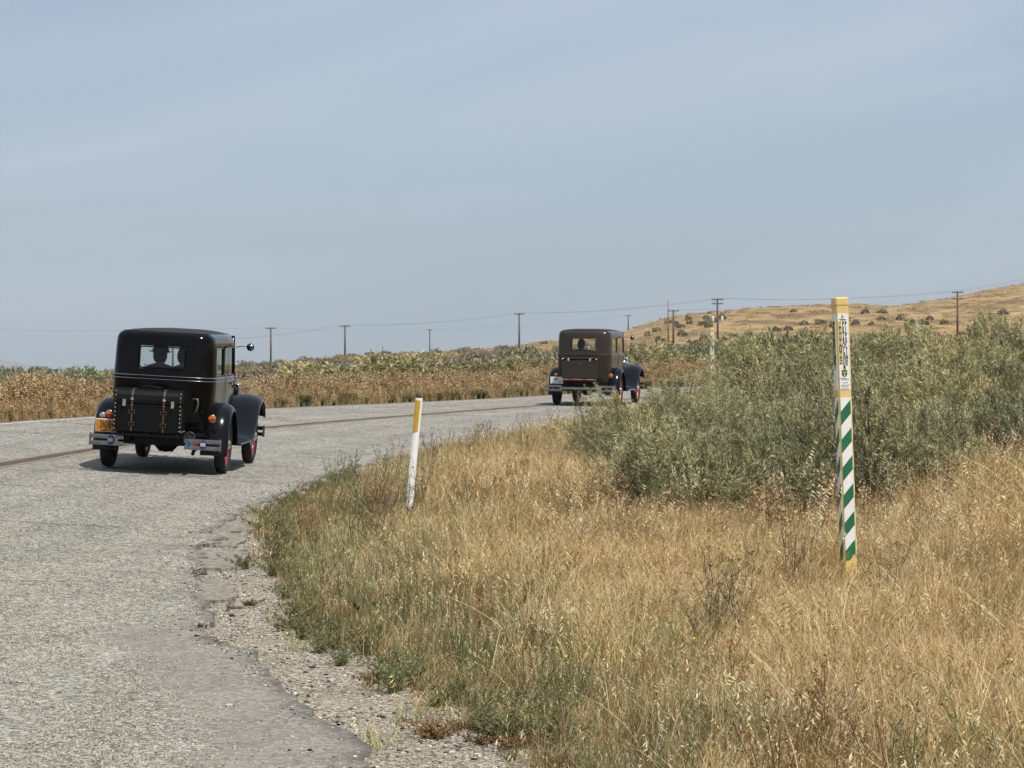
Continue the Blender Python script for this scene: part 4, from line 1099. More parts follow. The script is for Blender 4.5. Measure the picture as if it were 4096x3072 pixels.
# ------------------------------------------------------------------ the people in the cars (seen through the rear windows)
def make_person(mat4, loc, shirt, label, grip=None, hat=False, hair=True, lean=0.0):
    J = {}; V = []; Rr = []; E = []
    def v(n, p, r, par=None):
        J[n] = len(V); V.append(p); Rr.append(r)
        if par is not None: E.append((J[par], J[n]))
    v('hip', (0, 0, 0), (.15, .11)); v('waist', (0, -.01, .16), (.135, .10), 'hip'); v('chest', (lean * .5, -.02, .34), (.16, .11), 'waist')
    v('up', (lean * .8, -.015, .455), (.12, .085), 'chest'); v('neck', (lean, .01, .505), (.056, .056), 'up'); v('jaw', (lean, .035, .55), (.068, .078), 'neck')
    v('head', (lean, .035, .612), (.077, .094), 'jaw'); v('crown', (lean, .028, .68), (.070, .085), 'head'); v('top', (lean, .025, .72), (.035, .045), 'crown')
    v('nose', (lean, .135, .595), (.013, .013), 'head')
    for s in (-1, 1):
        t = str(s)
        v('ear' + t, (lean + s * .086, .03, .605), (.012, .02), 'head')
        v('sh' + t, (lean * .8 + s * .175, -.01, .43), (.068, .062), 'up')
        el = (s * .25, .12, .20); wr = (s * .17, .36, .27) if grip is None else (grip[0] + s * .16, grip[1] - .05, grip[2] - .02)
        if grip is None: wr = (s * .12, .30, .12); el = (s * .24, .06, .16)
        v('el' + t, el, (.046, .046), 'sh' + t); v('wr' + t, wr, (.028, .026), 'el' + t)
        pa = (wr[0], wr[1] + .055, wr[2] + .015); v('pa' + t, pa, (.036, .02), 'wr' + t)
        for q, (dx, ln) in enumerate(((-.027, .062), (-.009, .072), (.009, .068), (.027, .055))):
            v('f%d' % q + t, (pa[0] + dx, pa[1] + ln * .55, pa[2] + .012), (.009, .009), 'pa' + t)
            v('g%d' % q + t, (pa[0] + dx, pa[1] + ln * .75, pa[2] - .026), (.008, .008), 'f%d' % q + t)
        v('th' + t, (pa[0] - s * .042, pa[1] + .012, pa[2] + .012), (.010, .010), 'pa' + t); v('ti' + t, (pa[0] - s * .048, pa[1] + .045, pa[2] + .004), (.009, .009), 'th' + t)
        v('leg' + t, (s * .10, .08, .0), (.085, .085), 'hip'); v('kn' + t, (s * .13, .44, .05), (.062, .062), 'leg' + t)
        v('an' + t, (s * .13, .54, -.20), (.042, .042), 'kn' + t); v('toe' + t, (s * .13, .66, -.22), (.036, .03), 'an' + t)
    me = bpy.data.meshes.new('person'); me.from_pydata(V, E, [])
    o = bpy.data.objects.new('person', me); C.objects.link(o)
    md = o.modifiers.new('skin', 'SKIN'); md.use_smooth_shade = True
    for i, r in enumerate(Rr): me.skin_vertices[0].data[i].radius = r
    me.skin_vertices[0].data[0].use_root = True
    sb = o.modifiers.new('sub', 'SUBSURF'); sb.levels = 1; sb.render_levels = 1
    dg = bpy.context.evaluated_depsgraph_get()
    m2 = bpy.data.meshes.new_from_object(o.evaluated_get(dg))
    o.modifiers.clear(); o.data = m2
    for m in (shirt, M['skin'], M['trousers']): m2.materials.append(m)
    for p in m2.polygons:
        c = p.center
        hand = c.y > .27 and c.z > .08 and abs(c.x) < .6 and c.z < .48 and c.y > (grip[1] - .09 if grip else .28)
        p.material_index = 1 if (c.z > .495 or hand) else (2 if (c.z < .02 or (c.y > .2 and c.z < .13)) else 0)
        p.use_smooth = True
    o.matrix_world = mat4 @ Matrix.Translation(loc)
    tag(o, label, 'person', 'people riding in the vintage sedans')
    hc = Vector((lean, .02, .645))
    if hair:
        t = MB(); t.lathe([(.012, .098), (.05, .088), (.078, .055), (.092, .01), (.090, -.05), (.072, -.10)], hc, 'z', 18)
        t.v = [(p[0], hc.y + (p[1] - hc.y) * 1.13 - .012, p[2] + max(0, (p[1] - hc.y)) * .9) for p in t.v]
        t.build('hair', M['hair'], o, smooth=True)
    if hat:
        t = MB(); t.lathe([(.0, .115), (.05, .118), (.080, .108), (.092, .075), (.100, .02), (.104, .012), (.135, .006), (.152, .014), (.150, .006), (.10, -.004)], hc + Vector((0, .01, .02)), 'z', 28)
        ht = t.build('hat', M['hat_straw'], o, smooth=True)
        t = MB(); t.lathe([(.103, .045), (.106, .04), (.1065, .016), (.104, .012)], hc + Vector((0, .01, .02)), 'z', 28); t.build('hat_band', M['hat_band'], ht, smooth=True)
    return o

make_person(CAR1, (-.20, .42, .81), M['shirt'], 'driver in a brimmed hat and patterned shirt at the wheel of the black sedan', grip=(-.08, .40, .31), hat=True)
make_person(CAR1, (.15, .42, .81), M['jacket'], 'bareheaded passenger in dark clothes inside the black sedan', lean=-.04)
make_person(CAR2, (-.24, .42, .78), M['jacket'], 'dark-clad driver alone at the wheel of the brown sedan', grip=(-.05, .40, .33))

# ------------------------------------------------------------------ roadside posts
def pipeline_marker(x, y, yaw, lean, label, full=True, h=1.76):
    e = empty('pipeline_marker', (x, y, gz(x, y) - .065), (0, R(lean), R(yaw)))
    tag(e, label, 'marker post', 'striped pipeline marker posts')
    hw, ch = .0445, .011
    octo = [(-hw + ch, -hw), (hw - ch, -hw), (hw, -hw + ch), (hw, hw - ch), (hw - ch, hw), (-hw + ch, hw), (-hw, hw - ch), (-hw, -hw + ch)]
    t = MB(); t.prism(octo, 0, h - .045); t.build('post', M['post_yellow'], e)
    k = 1.07
    t = MB(); t.prism([(a * k, c * k) for a, c in octo], h - .055, h); t.build('cap', M['post_yellow'], e, bevel=.008)
    fw = hw - ch
    def onface(side):
        if side == 'front': return lambda u, z, d: (u, -hw - d, z)
        if side == 'left': return lambda u, z, d: (-hw - d, -u, z)
        return lambda u, z, d: (hw + d, u, z)
    zt = h - .135 + .03; zb = zt - .485
    for side in ('front', 'left', 'right'):
        fn = onface(side)
        t = MB(); t.prism([(-fw, zb), (fw, zb), (fw, zt), (-fw, zt)], .0, .0015, lambda u, z, d: fn(u, z, d)); lab = t.build('warning_label', M['label_white'], e)
        s0 = zb - .05; band = .089; rise = .075; i = 0
        lo = .27
        # painted bands, alternately white and green, climbing to the right
        z = s0 + rise
        col = 0
        while z - rise > lo:
            a0, a1 = z - rise, z                       # left and right height of the band's upper edge
            pts = [(-fw, a0), (fw, a1), (fw, a1 - band), (-fw, a0 - band)]
            def clip(P, zz, keep_below):
                out = []
                for q in range(len(P)):
                    p, r2 = P[q], P[(q + 1) % len(P)]
                    ip = (p[1] <= zz) if keep_below else (p[1] >= zz); ir = (r2[1] <= zz) if keep_below else (r2[1] >= zz)
                    if ip: out.append(p)
                    if ip != ir:
                        f = (zz - p[1]) / (r2[1] - p[1]); out.append((p[0] + (r2[0] - p[0]) * f, zz))
                return out
            pts = clip(pts, s0, True)
            if pts: pts = clip(pts, lo, False)
            if pts and len(pts) > 2:
                t = MB(); t.prism(pts, 0, .0015, lambda u, z, d: fn(u, z, d)); t.build('stripe', M['stripe_white'] if col == 0 else M['stripe_green'], e)
            col ^= 1; z -= band
        if side == 'right': continue
        rot = None if side == 'front' else Matrix.Rotation(R(-90), 4, 'Z')
        def put(nm, s, size, mat, u, z, sx=1.0, bold=0.0, dd=.0035):
            loc = (u, -hw - dd, z)
            if side == 'left': loc = (-hw - dd, -u, z)
            text_mesh(nm, s, size, mat, lab, loc, sx=sx, bold=bold, rot=rot, depth=.0008)
        L = zt - zb
        fz = lambda f: zt - f * L
        t = MB(); t.prism([(-fw + .004, fz(.105)), (-fw + .023, fz(.105)), (-fw + .023, fz(.665)), (-fw + .004, fz(.665))], .0015, .0025, lambda u, z, d: fn(u, z, d)); t.build('label_panel', M['ink'], lab)
        for q, chx in enumerate('WARNING'):
            put('lettering', chx, .044, M['label_yellow'], -fw + .0135, fz(.145 + .080 * q), .50 if chx != 'I' else .7, .0012)
        for q, chx in enumerate('PETROLEUM'):
            put('lettering', chx, .044, M['ink'], .0015, fz(.135 + .0715 * q), .52 if chx != 'M' else .42, .0014, .0025)
        for q, chx in enumerate('PIPELINE'):
            put('lettering', chx, .044, M['ink'], .0185, fz(.135 + .0735 * q), .52, .0014, .0025)
        if side == 'front':
            circ = [(.0085 * math.cos(a) - .001, .0125 * math.sin(a) + fz(.037)) for a in np.linspace(0, 2 * math.pi, 21)[:-1]]
            t = MB(); t.prism(circ, .0015, .0022, lambda u, z, d: fn(u, z, d)); t.build('emblem', M['ink'], lab)
            circ = [(.0055 * math.cos(a) - .001, .009 * math.sin(a) + fz(.037)) for a in np.linspace(0, 2 * math.pi, 21)[:-1]]
            t = MB(); t.prism(circ, .0022, .003, lambda u, z, d: fn(u, z, d)); t.build('emblem', M['label_white'], lab)
            t = MB(); t.prism([(-.005, fz(.047)), (-.001, fz(.03)), (.003, fz(.047))], .003, .0036, lambda u, z, d: fn(u, z, d)); t.build('emblem', M['ink'], lab)
            shield = [(-.018, fz(.745)), (.0, fz(.738)), (.018, fz(.745)), (.018, fz(.80)), (.013, fz(.818)), (.0, fz(.835)), (-.013, fz(.818)), (-.018, fz(.80))]
            t = MB(); t.prism(shield, .0015, .0024, lambda u, z, d: fn(u, z, d)); t.build('shield_emblem', plain('dark_green_print', (.02, .05, .02), .5), lab)
            t = MB(); t.prism([(-.012, fz(.79)), (.012, fz(.79)), (.012, fz(.758)), (-.012, fz(.758))], .0024, .003, lambda u, z, d: fn(u, z, d)); t.build('shield_emblem', plain('lime_print', (.30, .42, .03), .5), lab)
            t = MB(); t.prism([(-.004, fz(.82)), (.004, fz(.82)), (.004, fz(.80)), (-.004, fz(.80))], .0024, .003, lambda u, z, d: fn(u, z, d)); t.build('shield_emblem', M['label_white'], lab)
            for f0, u0, u1 in ((.074, -.026, .022), (.084, -.022, .018), (.852, -.030, .015), (.870, -.022, .030), (.91, -.014, .020), (.94, -.024, .030), (.962, -.026, .022), (.99, -.028, .026)):
                t = MB(); t.prism([(u0, fz(f0) - .0016), (u1, fz(f0) - .0016), (u1, fz(f0) + .0016), (u0, fz(f0) + .0016)], .0015, .0022, lambda u, z, d: fn(u, z, d))
                t.build('print_line', M['ink'], lab)
    return e

pipeline_marker(2.165, 18.5, 12, -2.1, 'tall yellow post with green and white diagonal stripes in the near dry grass', h=1.95)
pipeline_marker(4.37, 63.0, 4, -0.5, 'small distant yellow-topped striped post poking out behind the grey-green shrubs', h=1.92)

# slim white delineator leaning beside the road
dx, dy = -1.04, 29.2
e = empty('delineator_post', (dx, dy, gz(dx, dy) - .03), (R(-1.5), R(4.8), R(8)))
tag(e, 'slim white marker post with ochre reflector, leaning at the road edge', 'marker post')
def dpost(z0, z1, w, yoff, th, mat, nm, uoff=0.0, par=None):
    t = MB(); rows = []
    for z in np.linspace(z0, z1, 6):
        bend = .010 * (z / 1.15) ** 2
        front = [(uoff + w * (q / 8 - .5), yoff + .018 * (2 * (q / 8 - .5)) ** 2 * (w / .072) ** 2 , z) for q in range(9)]
        back = [(p[0], p[1] + th, z) for p in reversed(front)]
        rows.append([(p[0] + bend, p[1], p[2]) for p in front + back])
    t.grid(rows, close=True); n = 18
    t.f.append(tuple(range(n))); t.mi.append(0); t.f.append(tuple(range(5 * n, 6 * n))); t.mi.append(0)
    return t.build(nm, mat, par or e, smooth=False, bevel=.0)
dpost(0, 1.17, .072, 0, .012, M['post_white'], 'post')
dpost(.825, 1.145, .056, -.003, .002, M['ochre'], 'reflector_sheet', -.006)
t = MB(); t.lathe([(.0, .03), (.05, .03), (.06, 0)], (0, .006, .02), 'z', 12); t.build('footing', M['old_asphalt'], e)

# ------------------------------------------------------------------ power poles and wires, far off
def utility_pole(x, y, top, label, arms=((0.25, 2.5),), mat=M['pole_wood'], transformers=False, lean=0.0, spur=False, group='wooden utility poles on the horizon'):
    g = gz(x, y) - .3
    h = top - g
    e = empty('utility_pole', (x, y, g), (0, R(lean), 0)); tag(e, label, 'utility pole', group)
    t = MB(); t.tube([(0, 0, 0), (.03, 0, h * .5), (0, 0, h)], [.25, .22, .17], 10); t.build('pole', mat, e, smooth=True)
    for dz, L in arms:
        t = MB(); t.box((0, -.17, h - dz), (L, .15, .20)); a = t.build('crossarm', M['pole_wood'], e)
        for s in (-1, 1):
            t = MB(); t.tube([(s * L * .32, -.16, h - dz), (0, -.12, h - dz - .75)], .025, 4); t.build('brace', M['pole_wood'], a)
        for u in (-.46, -.30, .30, .46):
            t = MB(); t.lathe([(.0, .24), (.05, .22), (.065, .12), (.04, .0)], (u * L, -.17, h - dz + .07), 'z', 8); t.build('insulator', M['insulator'], a, smooth=True)
    if transformers:
        for s in (-1, 1):
            t = MB(); t.lathe([(.0, .62), (.20, .60), (.24, .52), (.24, -.50), (.20, -.56), (.0, -.56)], (s * .95, -.1, h - 4.3), 'z', 14)
            q = t.build('transformer', M['transformer'], e, smooth=True)
            t = MB(); t.lathe([(.0, .30), (.05, .28), (.06, 0)], (s * .95, -.1, h - 3.7), 'z', 8); t.build('bushing', M['insulator'], q)
        t = MB(); t.box((0, -.1, h - 4.0), (1.7, .08, .1)); t.build('transformer_bracket', M['pole_wood'], e)
    return e

utility_pole(-57.6, 690, 13.0, 'sunlit wooden utility pole just beyond the black sedan’s mirror')
utility_pole(-39.9, 690, 13.5, 'wooden utility pole standing above the tall roadside bush across the road')
utility_pole(1.7, 690, 16.4, 'wooden utility pole just to the left of the brown sedan')
utility_pole(34.6, 620, 15.6, 'dark utility pole with one crossarm lashed beside a taller bare pole')
e = empty('bare_pole', (33.6, 620.6, gz(33.6, 620.6) - .3), (0, R(-.6), 0)); tag(e, 'pale bare pole rising above the crossarm of its neighbour', 'pole')
t = MB(); t.tube([(0, 0, 0), (.0, 0, 17.7 - e.location.z)], [.2, .10], 10); t.build('pole', M['pole_pale'], e, smooth=True)
utility_pole(42.7, 600, 17.5, 'utility pole with two crossarms and a pair of white transformers', arms=((.25, 2.5), (1.1, 2.3)), transformers=True, lean=-.4)
utility_pole(94.0, 610, 19.3, 'utility pole with two crossarms before the hill, right of the near striped post', arms=((.25, 2.5), (1.6, 2.5)))
utility_pole(-29.9, 1050, 18.2, 'small faraway utility pole between two larger ones over the sage flat', arms=((.2, 2.2),))
utility_pole(40.2, 1000, 22.3, 'small faraway utility pole on the skyline next to the brown sedan’s roof', arms=((.2, 2.2),))
utility_pole(149.0, 1050, 28.6, 'crossarm tip of a pole showing over the hill crest', arms=((.2, 2.6),))
utility_pole(-218, 1500, 6.1, 'tiny crossarm pole on the flat horizon left of the black sedan', arms=((.2, 5.0),))
utility_pole(-81, 690, 9.6, 'utility pole mostly hidden behind the black sedan')
utility_pole(-150, 690, 13.4, 'utility pole past the left edge of the road view')
utility_pole(190, 640, 38, 'utility pole past the right edge of the hill view')
utility_pole(-120, 1100, 13.8, 'distant utility pole beyond the weeds at far left')

def wire(name, pts, sag, label, rad=.017):
    t = MB(); P = []
    for a, c in zip(pts[:-1], pts[1:]):
        for q in range(12):
            s = q / 12
            P.append((a[0] + (c[0] - a[0]) * s, a[1] + (c[1] - a[1]) * s, a[2] + (c[2] - a[2]) * s - sag * 4 * s * (1 - s)))
    P.append(pts[-1]); t.tube(P, rad, 5)
    tag(t.build(name, M['wire'], smooth=True), label, 'wire', 'overhead wires between the poles')
main = [(-81, 690, 9.6), (-39.9, 690, 13.5), (1.7, 690, 16.4), (42.7, 600, 17.5), (94, 610, 19.3), (190, 640, 38)]
for dxx, dzz, lb in ((-1.15, .05, 'overhead wire on the near ends of the crossarms along the main pole line'), (1.15, .05, 'overhead wire on the far ends of the crossarms along the main pole line')):
    wire('overhead_wire', [(p[0] + dxx, p[1] - .17, p[2] + dzz) for p in main], .9, lb)
wire('overhead_wire', [(-150, 690, 13.4), (-57.6, 690, 13.0), (-29.9, 1050, 18.2), (40.2, 1000, 22.3), (149, 1050, 28.6)], 1.0, 'faint overhead wire of the farther pole line')
wire('overhead_wire', [(35.5, 620, 15.6), (43.5, 600, 15.4)], .1, 'short wire between the lashed pole and the transformer pole', .022)

# ------------------------------------------------------------------ far left: sheds, a tank, trees
def shed(x, y, w, d, h, label, roof_h=.8):
    e = empty('shed', (x, y, gz(x, y))); tag(e, label, 'building')
    t = MB(); t.box((0, 0, h / 2), (w, d, h)); t.build('wall', M['shed_wall'], e)
    t = MB(); t.prism([(-w / 2 - .3, h), (w / 2 + .3, h), (0, h + roof_h)], -d / 2 - .3, d / 2 + .3, lambda a, c, q: (a, q, c)); t.build('roof', M['shed_roof'], e)
    t = MB(); t.box((w * .2, -d / 2 - .03, h * .42), (w * .2, .06, h * .8)); t.build('door', M['shed_roof'], e)
shed(-180.6, 1050, 4.6, 6, 1.5, 'low white shed shimmering beyond the weeds at the far left')
shed(-186, 1120, 1.9, 4, 1.8, 'small pale outbuilding at the foot of the far trees', .4)
shed(-261, 1700, 1.6, 2, 1.5, 'tiny white hut on the horizon right of the far trees', .3)

# ------------------------------------------------------------------ plants: leaf-by-leaf meshes
class Leafy:
    def __init__(s, seed): s.V = []; s.F = []; s.C = []; s.r = random.Random(seed)
    def quad(s, a, b, w, col, tip=0.0):
        """flat blade from a to b, width w, square to a random side"""
        d = (b - a)
        if d.length < 1e-6: return
        side = d.cross(Vector((s.r.uniform(-1, 1), s.r.uniform(-1, 1), s.r.uniform(-1, 1))))
        if side.length < 1e-6: return
        side = side.normalized() * (w / 2)
        o = len(s.V)
        m = a + d * .45
        s.V += [a, m + side, b, m - side]; s.F.append((o, o + 1, o + 2, o + 3)); s.C += [col] * 4
    def blade(s, p, az, lean, h, w, col, seg=4, curl=2.0, twist=None):
        dx = Vector((math.cos(az), math.sin(az), 0))
        tw = az + math.pi / 2 + (s.r.uniform(-.9, .9) if twist is None else twist)
        sd = Vector((math.cos(tw), math.sin(tw), 0)) * (w / 2)
        o = len(s.V)
        for i in range(seg + 1):
            t = i / seg
            c = p + dx * (lean * h * t ** curl) + Vector((0, 0, h * (t - .22 * lean * t ** curl)))
            k = (1, .95, .8, .5, .06)[min(4, int(round(t * 4)))]
            s.V += [c - sd * k, c + sd * k]; s.C += [col, col]
        for i in range(seg):
            a = o + 2 * i; s.F.append((a, a + 1, a + 3, a + 2))
        return c
    def stem(s, pts, w, col):
        for a, b in zip(pts[:-1], pts[1:]):
            d = b - a
            o = len(s.V)
            u = d.orthogonal().normalized() * w * .5; v = d.cross(u).normalized() * w * .5
            s.V += [a + u, a - u * .5 + v * .87, a - u * .5 - v * .87, b + u * .8, (b - u * .4 + v * .7), (b - u * .4 - v * .7)]
            s.F += [(o, o + 1, o + 4, o + 3), (o + 1, o + 2, o + 5, o + 4), (o + 2, o, o + 3, o + 5)]; s.C += [col] * 6
    def mesh(s, name, mat):
        me = bpy.data.meshes.new(name)
        me.from_pydata([tuple(v) for v in s.V], [], s.F)
        cattr(me, 'col', np.array(s.C, np.float32))
        me.materials.append(mat)
        return me

def jit(r, c, a=.15):
    k = 1 + r.uniform(-a, a)
    return tuple(max(0, x * k * (1 + r.uniform(-.05, .05))) for x in c)

STRAW = (.64, .485, .245); PALE = (.79, .64, .38); TAN = (.45, .295, .13); RUST = (.27, .135, .055); GREEN = (.17, .20, .075); DKGREEN = (.075, .105, .045); GREYGREEN = (.25, .27, .16)

def pick(r, table):
    t = r.uniform(0, sum(w for _, w in table))
    for c, w in table:
        t -= w
        if t <= 0: return c
    return table[-1][0]

def grass_clump(seed, n, rad, h0, h1, table, w=.0038, lean=(.15, .95), heads=.2):
    L = Leafy(seed); r = L.r
    bias = r.uniform(-.5, .5)
    for i in range(n):
        a = r.uniform(0, 6.28); q = rad * math.sqrt(r.random())
        p = Vector((q * math.cos(a), q * math.sin(a), -.02))
        h = r.uniform(h0, h1) * (1 - .3 * q / rad)
        col = jit(r, pick(r, table), .22)
        az = bias + r.gauss(0, .85)
        ln = r.uniform(*lean)
        tip = L.blade(p, az, ln, h, w * r.uniform(.7, 1.25), col)
        if r.random() < heads:
            dx = Vector((math.cos(az), math.sin(az), 0))
            c2 = jit(r, (PALE if r.random() < .6 else TAN), .2)
            kind = r.random()
            for k in range(6 if kind < .5 else 9):
                b0 = tip - Vector((0, 0, .012 * k)) - dx * (.006 * k * ln)
                if kind < .5:      # drooping spikelets
                    an = az + r.uniform(-1.2, 1.2); e = b0 + Vector((math.cos(an) * .022, math.sin(an) * .022, -.016 + r.uniform(-.01, .01)))
                    L.quad(b0, e, .006, c2)
                else:              # bristly brush
                    an = r.uniform(0, 6.28); e = b0 + Vector((math.cos(an) * .010, math.sin(an) * .010, .022))
                    L.quad(b0, e, .0035, c2)
    return L.mesh('grass_clump', M['grass'])

def oat_clump(seed):
    L = Leafy(seed); r = L.r
    for i in range(7):
        a = r.uniform(0, 6.28)
        p = Vector((.06 * math.cos(a), .06 * math.sin(a), -.02)); az = r.uniform(0, 6.28)
        h = r.uniform(.6, .95); col = jit(r, PALE, .15)
        L.blade(p, az, .25, h, .0035, col)
        dx = Vector((math.cos(az), math.sin(az), 0))
        for k in range(12):
            t = 1 - .030 * k
            b0 = p + dx * (.25 * h * t * t) + Vector((0, 0, h * (t - .055 * t * t)))
            an = az + r.uniform(-1.6, 1.6); e = b0 + Vector((math.cos(an) * .03, math.sin(an) * .03, -.022))
            L.quad(b0, e, .0085, jit(r, (.78, .68, .46), .12))
    for i in range(14):
        a = r.uniform(0, 6.28); L.blade(Vector((.07 * math.cos(a), .07 * math.sin(a), -.02)), r.uniform(0, 6.28), r.uniform(.3, .9), r.uniform(.2, .45), .004, jit(r, STRAW, .2))
    return L.mesh('oat_clump', M['grass'])

def wiry_weed(seed, h, stems, leafcol, stemcol, leafn=5, leaf=.018, flowers=0.0, spread=.5, budcol=None):
    L = Leafy(seed); r = L.r
    for i in range(stems):
        az = r.uniform(0, 6.28); ln = r.uniform(.1, spread); hh = h * r.uniform(.6, 1.05)
        pts = []
        for k in range(6):
            t = k / 5
            pts.append(Vector((math.cos(az) * ln * hh * t ** 1.4 + r.gauss(0, .008), math.sin(az) * ln * hh * t ** 1.4 + r.gauss(0, .008), hh * t - .02)))
        L.stem(pts, .0042, jit(r, stemcol))
        for k in range(1, 6):
            for b in range(2):
                a2 = r.uniform(0, 6.28); l2 = hh * r.uniform(.12, .3) * (1.1 - k / 7)
                e = pts[k] + Vector((math.cos(a2) * l2 * .7, math.sin(a2) * l2 * .7, l2 * .75))
                m = pts[k].lerp(e, .5) + Vector((0, 0, -.01))
                L.stem([pts[k], m, e], .0028, jit(r, stemcol))
                for q in range(leafn):
                    b0 = pts[k].lerp(e, r.random()); a3 = r.uniform(0, 6.28)
                    L.quad(b0, b0 + Vector((math.cos(a3), math.sin(a3), r.uniform(.2, 1.0))) * leaf * r.uniform(.6, 1.3), leaf * .42, jit(r, leafcol, .25))
                if budcol and r.random() < .8:
                    for q in range(3):
                        b0 = e + Vector((r.gauss(0, .006), r.gauss(0, .006), r.gauss(0, .006))); L.quad(b0, b0 + Vector((r.gauss(0, .01), r.gauss(0, .01), .012)), .010, jit(r, budcol, .25))
                if r.random() < flowers:
                    for q in range(4):
                        a3 = q * 1.57; L.quad(e, e + Vector((math.cos(a3) * .014, math.sin(a3) * .014, .004)), .011, (.80, .62, .02))
    return L.mesh('wiry_weed', M['weed'])

def buckwheat(seed, h, cols):
    """stiff dry stalks set with rusty seed clusters"""
    L = Leafy(seed); r = L.r
    for i in range(9):
        az = r.uniform(0, 6.28); q = r.uniform(0, .16); hh = h * r.uniform(.6, 1.1)
        p = Vector((math.cos(az) * q, math.sin(az) * q, -.02)); tilt = Vector((r.gauss(0, .09), r.gauss(0, .09), 1))
        col = jit(r, (.20, .115, .06), .3)
        L.stem([p, p + tilt * hh * .5, p + tilt * hh], .006, col)
        c = pick(r, cols)
        for k in range(16):
            t = r.uniform(.25, 1.0); b0 = p + tilt * hh * t + Vector((r.gauss(0, .02), r.gauss(0, .02), 0))
            for z in range(2):
                L.quad(b0, b0 + Vector((r.gauss(0, .022), r.gauss(0, .022), r.uniform(.004, .04))), .019, jit(r, c, .3))
    for i in range(22):
        a = r.uniform(0, 6.28); L.blade(Vector((.16 * math.cos(a), .16 * math.sin(a), -.02)), r.uniform(0, 6.28), r.uniform(.1, .5), h * r.uniform(.4, .85), .007, jit(r, pick(r, [(STRAW, 3), (TAN, 2), (PALE, 1)]), .2))
    return L.mesh('buckwheat', M['weed'])

def lumpy(r, lumps=7):
    c = [(r.uniform(0, 6.28), r.uniform(.1, 1.3), r.uniform(.14, .38)) for _ in range(lumps)]
    def f(az, el):
        v = .74
        for a, e, k in c:
            dd = math.cos(el) * math.cos(e) * math.cos(az - a) + math.sin(el) * math.sin(e)
            v += k * math.exp((dd - 1) * 13)
        return v
    return f

def sagebrush(seed, sprays, leaves, leaf, wid, height=.95, colours=None, sweep=.35):
    """unit shrub, about 1 m in radius: foliage mesh and bare-branch mesh"""
    L = Leafy(seed); r = L.r
    B = MB()
    shape = lumpy(r, 9)
    colours = colours or [((.375, .36, .21), 5), ((.505, .475, .29), 4), ((.215, .215, .12), 3), ((.46, .395, .22), 1), ((.14, .11, .075), 1.3)]
    wind = Vector((r.uniform(-1, 1), r.uniform(-1, 1), 0)) * .25
    for i in range(sprays):
        az = r.uniform(0, 6.28); el = math.asin(min(1, r.random() ** .8 * .98))
        rr = shape(az, el) * (r.uniform(.6, .95) if r.random() < .25 else r.uniform(.90, 1.04))
        tip = Vector((math.cos(az) * math.cos(el) * rr, math.sin(az) * math.cos(el) * rr, .06 + math.sin(el) * rr * height))
        d = (tip - Vector((0, 0, -.5 * (1 - sweep)))).normalized() + wind * .5 + Vector((0, 0, sweep)) + Vector((r.gauss(0, .22), r.gauss(0, .22), r.gauss(0, .12)))
        d.normalize()
        ln = r.uniform(.14, .28)
        base = tip - d * ln
        col0 = pick(r, colours)
        for k in range(leaves):
            t = r.random() ** .8
            p = base + d * ln * t + Vector((r.gauss(0, .012), r.gauss(0, .012), r.gauss(0, .012)))
            q = d * r.uniform(.5, 1.2) + Vector((r.gauss(0, .55), r.gauss(0, .55), r.gauss(0, .45)))
            L.quad(p, p + q.normalized() * leaf * r.uniform(.7, 1.4), wid * r.uniform(.7, 1.3), jit(r, col0, .18))
        if i % 9 == 0:
            m = base * .5 + Vector((r.gauss(0, .05), r.gauss(0, .05), -.02))
            B.tube([Vector((r.gauss(0, .05), r.gauss(0, .05), -.08)), m, base], [.016, .010, .004], 4, cap=False)
    return L.mesh('sagebrush', M['sage']), B.mesh('branches', M['twig'])

def bare_shrub(seed, h, n0=9):
    B = MB(); r = random.Random(seed)
    def grow(p, d, ln, rad, lev):
        q = p + d * ln * .5 + Vector((r.gauss(0, .02), r.gauss(0, .02), 0)) * ln * 2
        e = p + d * ln
        B.tube([p, q, e], [rad, rad * .85, rad * .6], 4, cap=False)
        if lev == 0: return
        for k in range(r.choice((2, 3))):
            d2 = (d + Vector((r.gauss(0, .5), r.gauss(0, .5), r.gauss(.05, .3)))).normalized()
            grow(e if k else q, d2, ln * r.uniform(.55, .85), rad * .62, lev - 1)
    for i in range(n0):
        a = r.uniform(0, 6.28)
        grow(Vector((r.gauss(0, .04), r.gauss(0, .04), -.03)), Vector((math.cos(a) * .8, math.sin(a) * .8, r.uniform(.5, 1.2))).normalized(), h * .36, .0065, 4)
    return B.mesh('bare_shrub', M['dark_twig'])

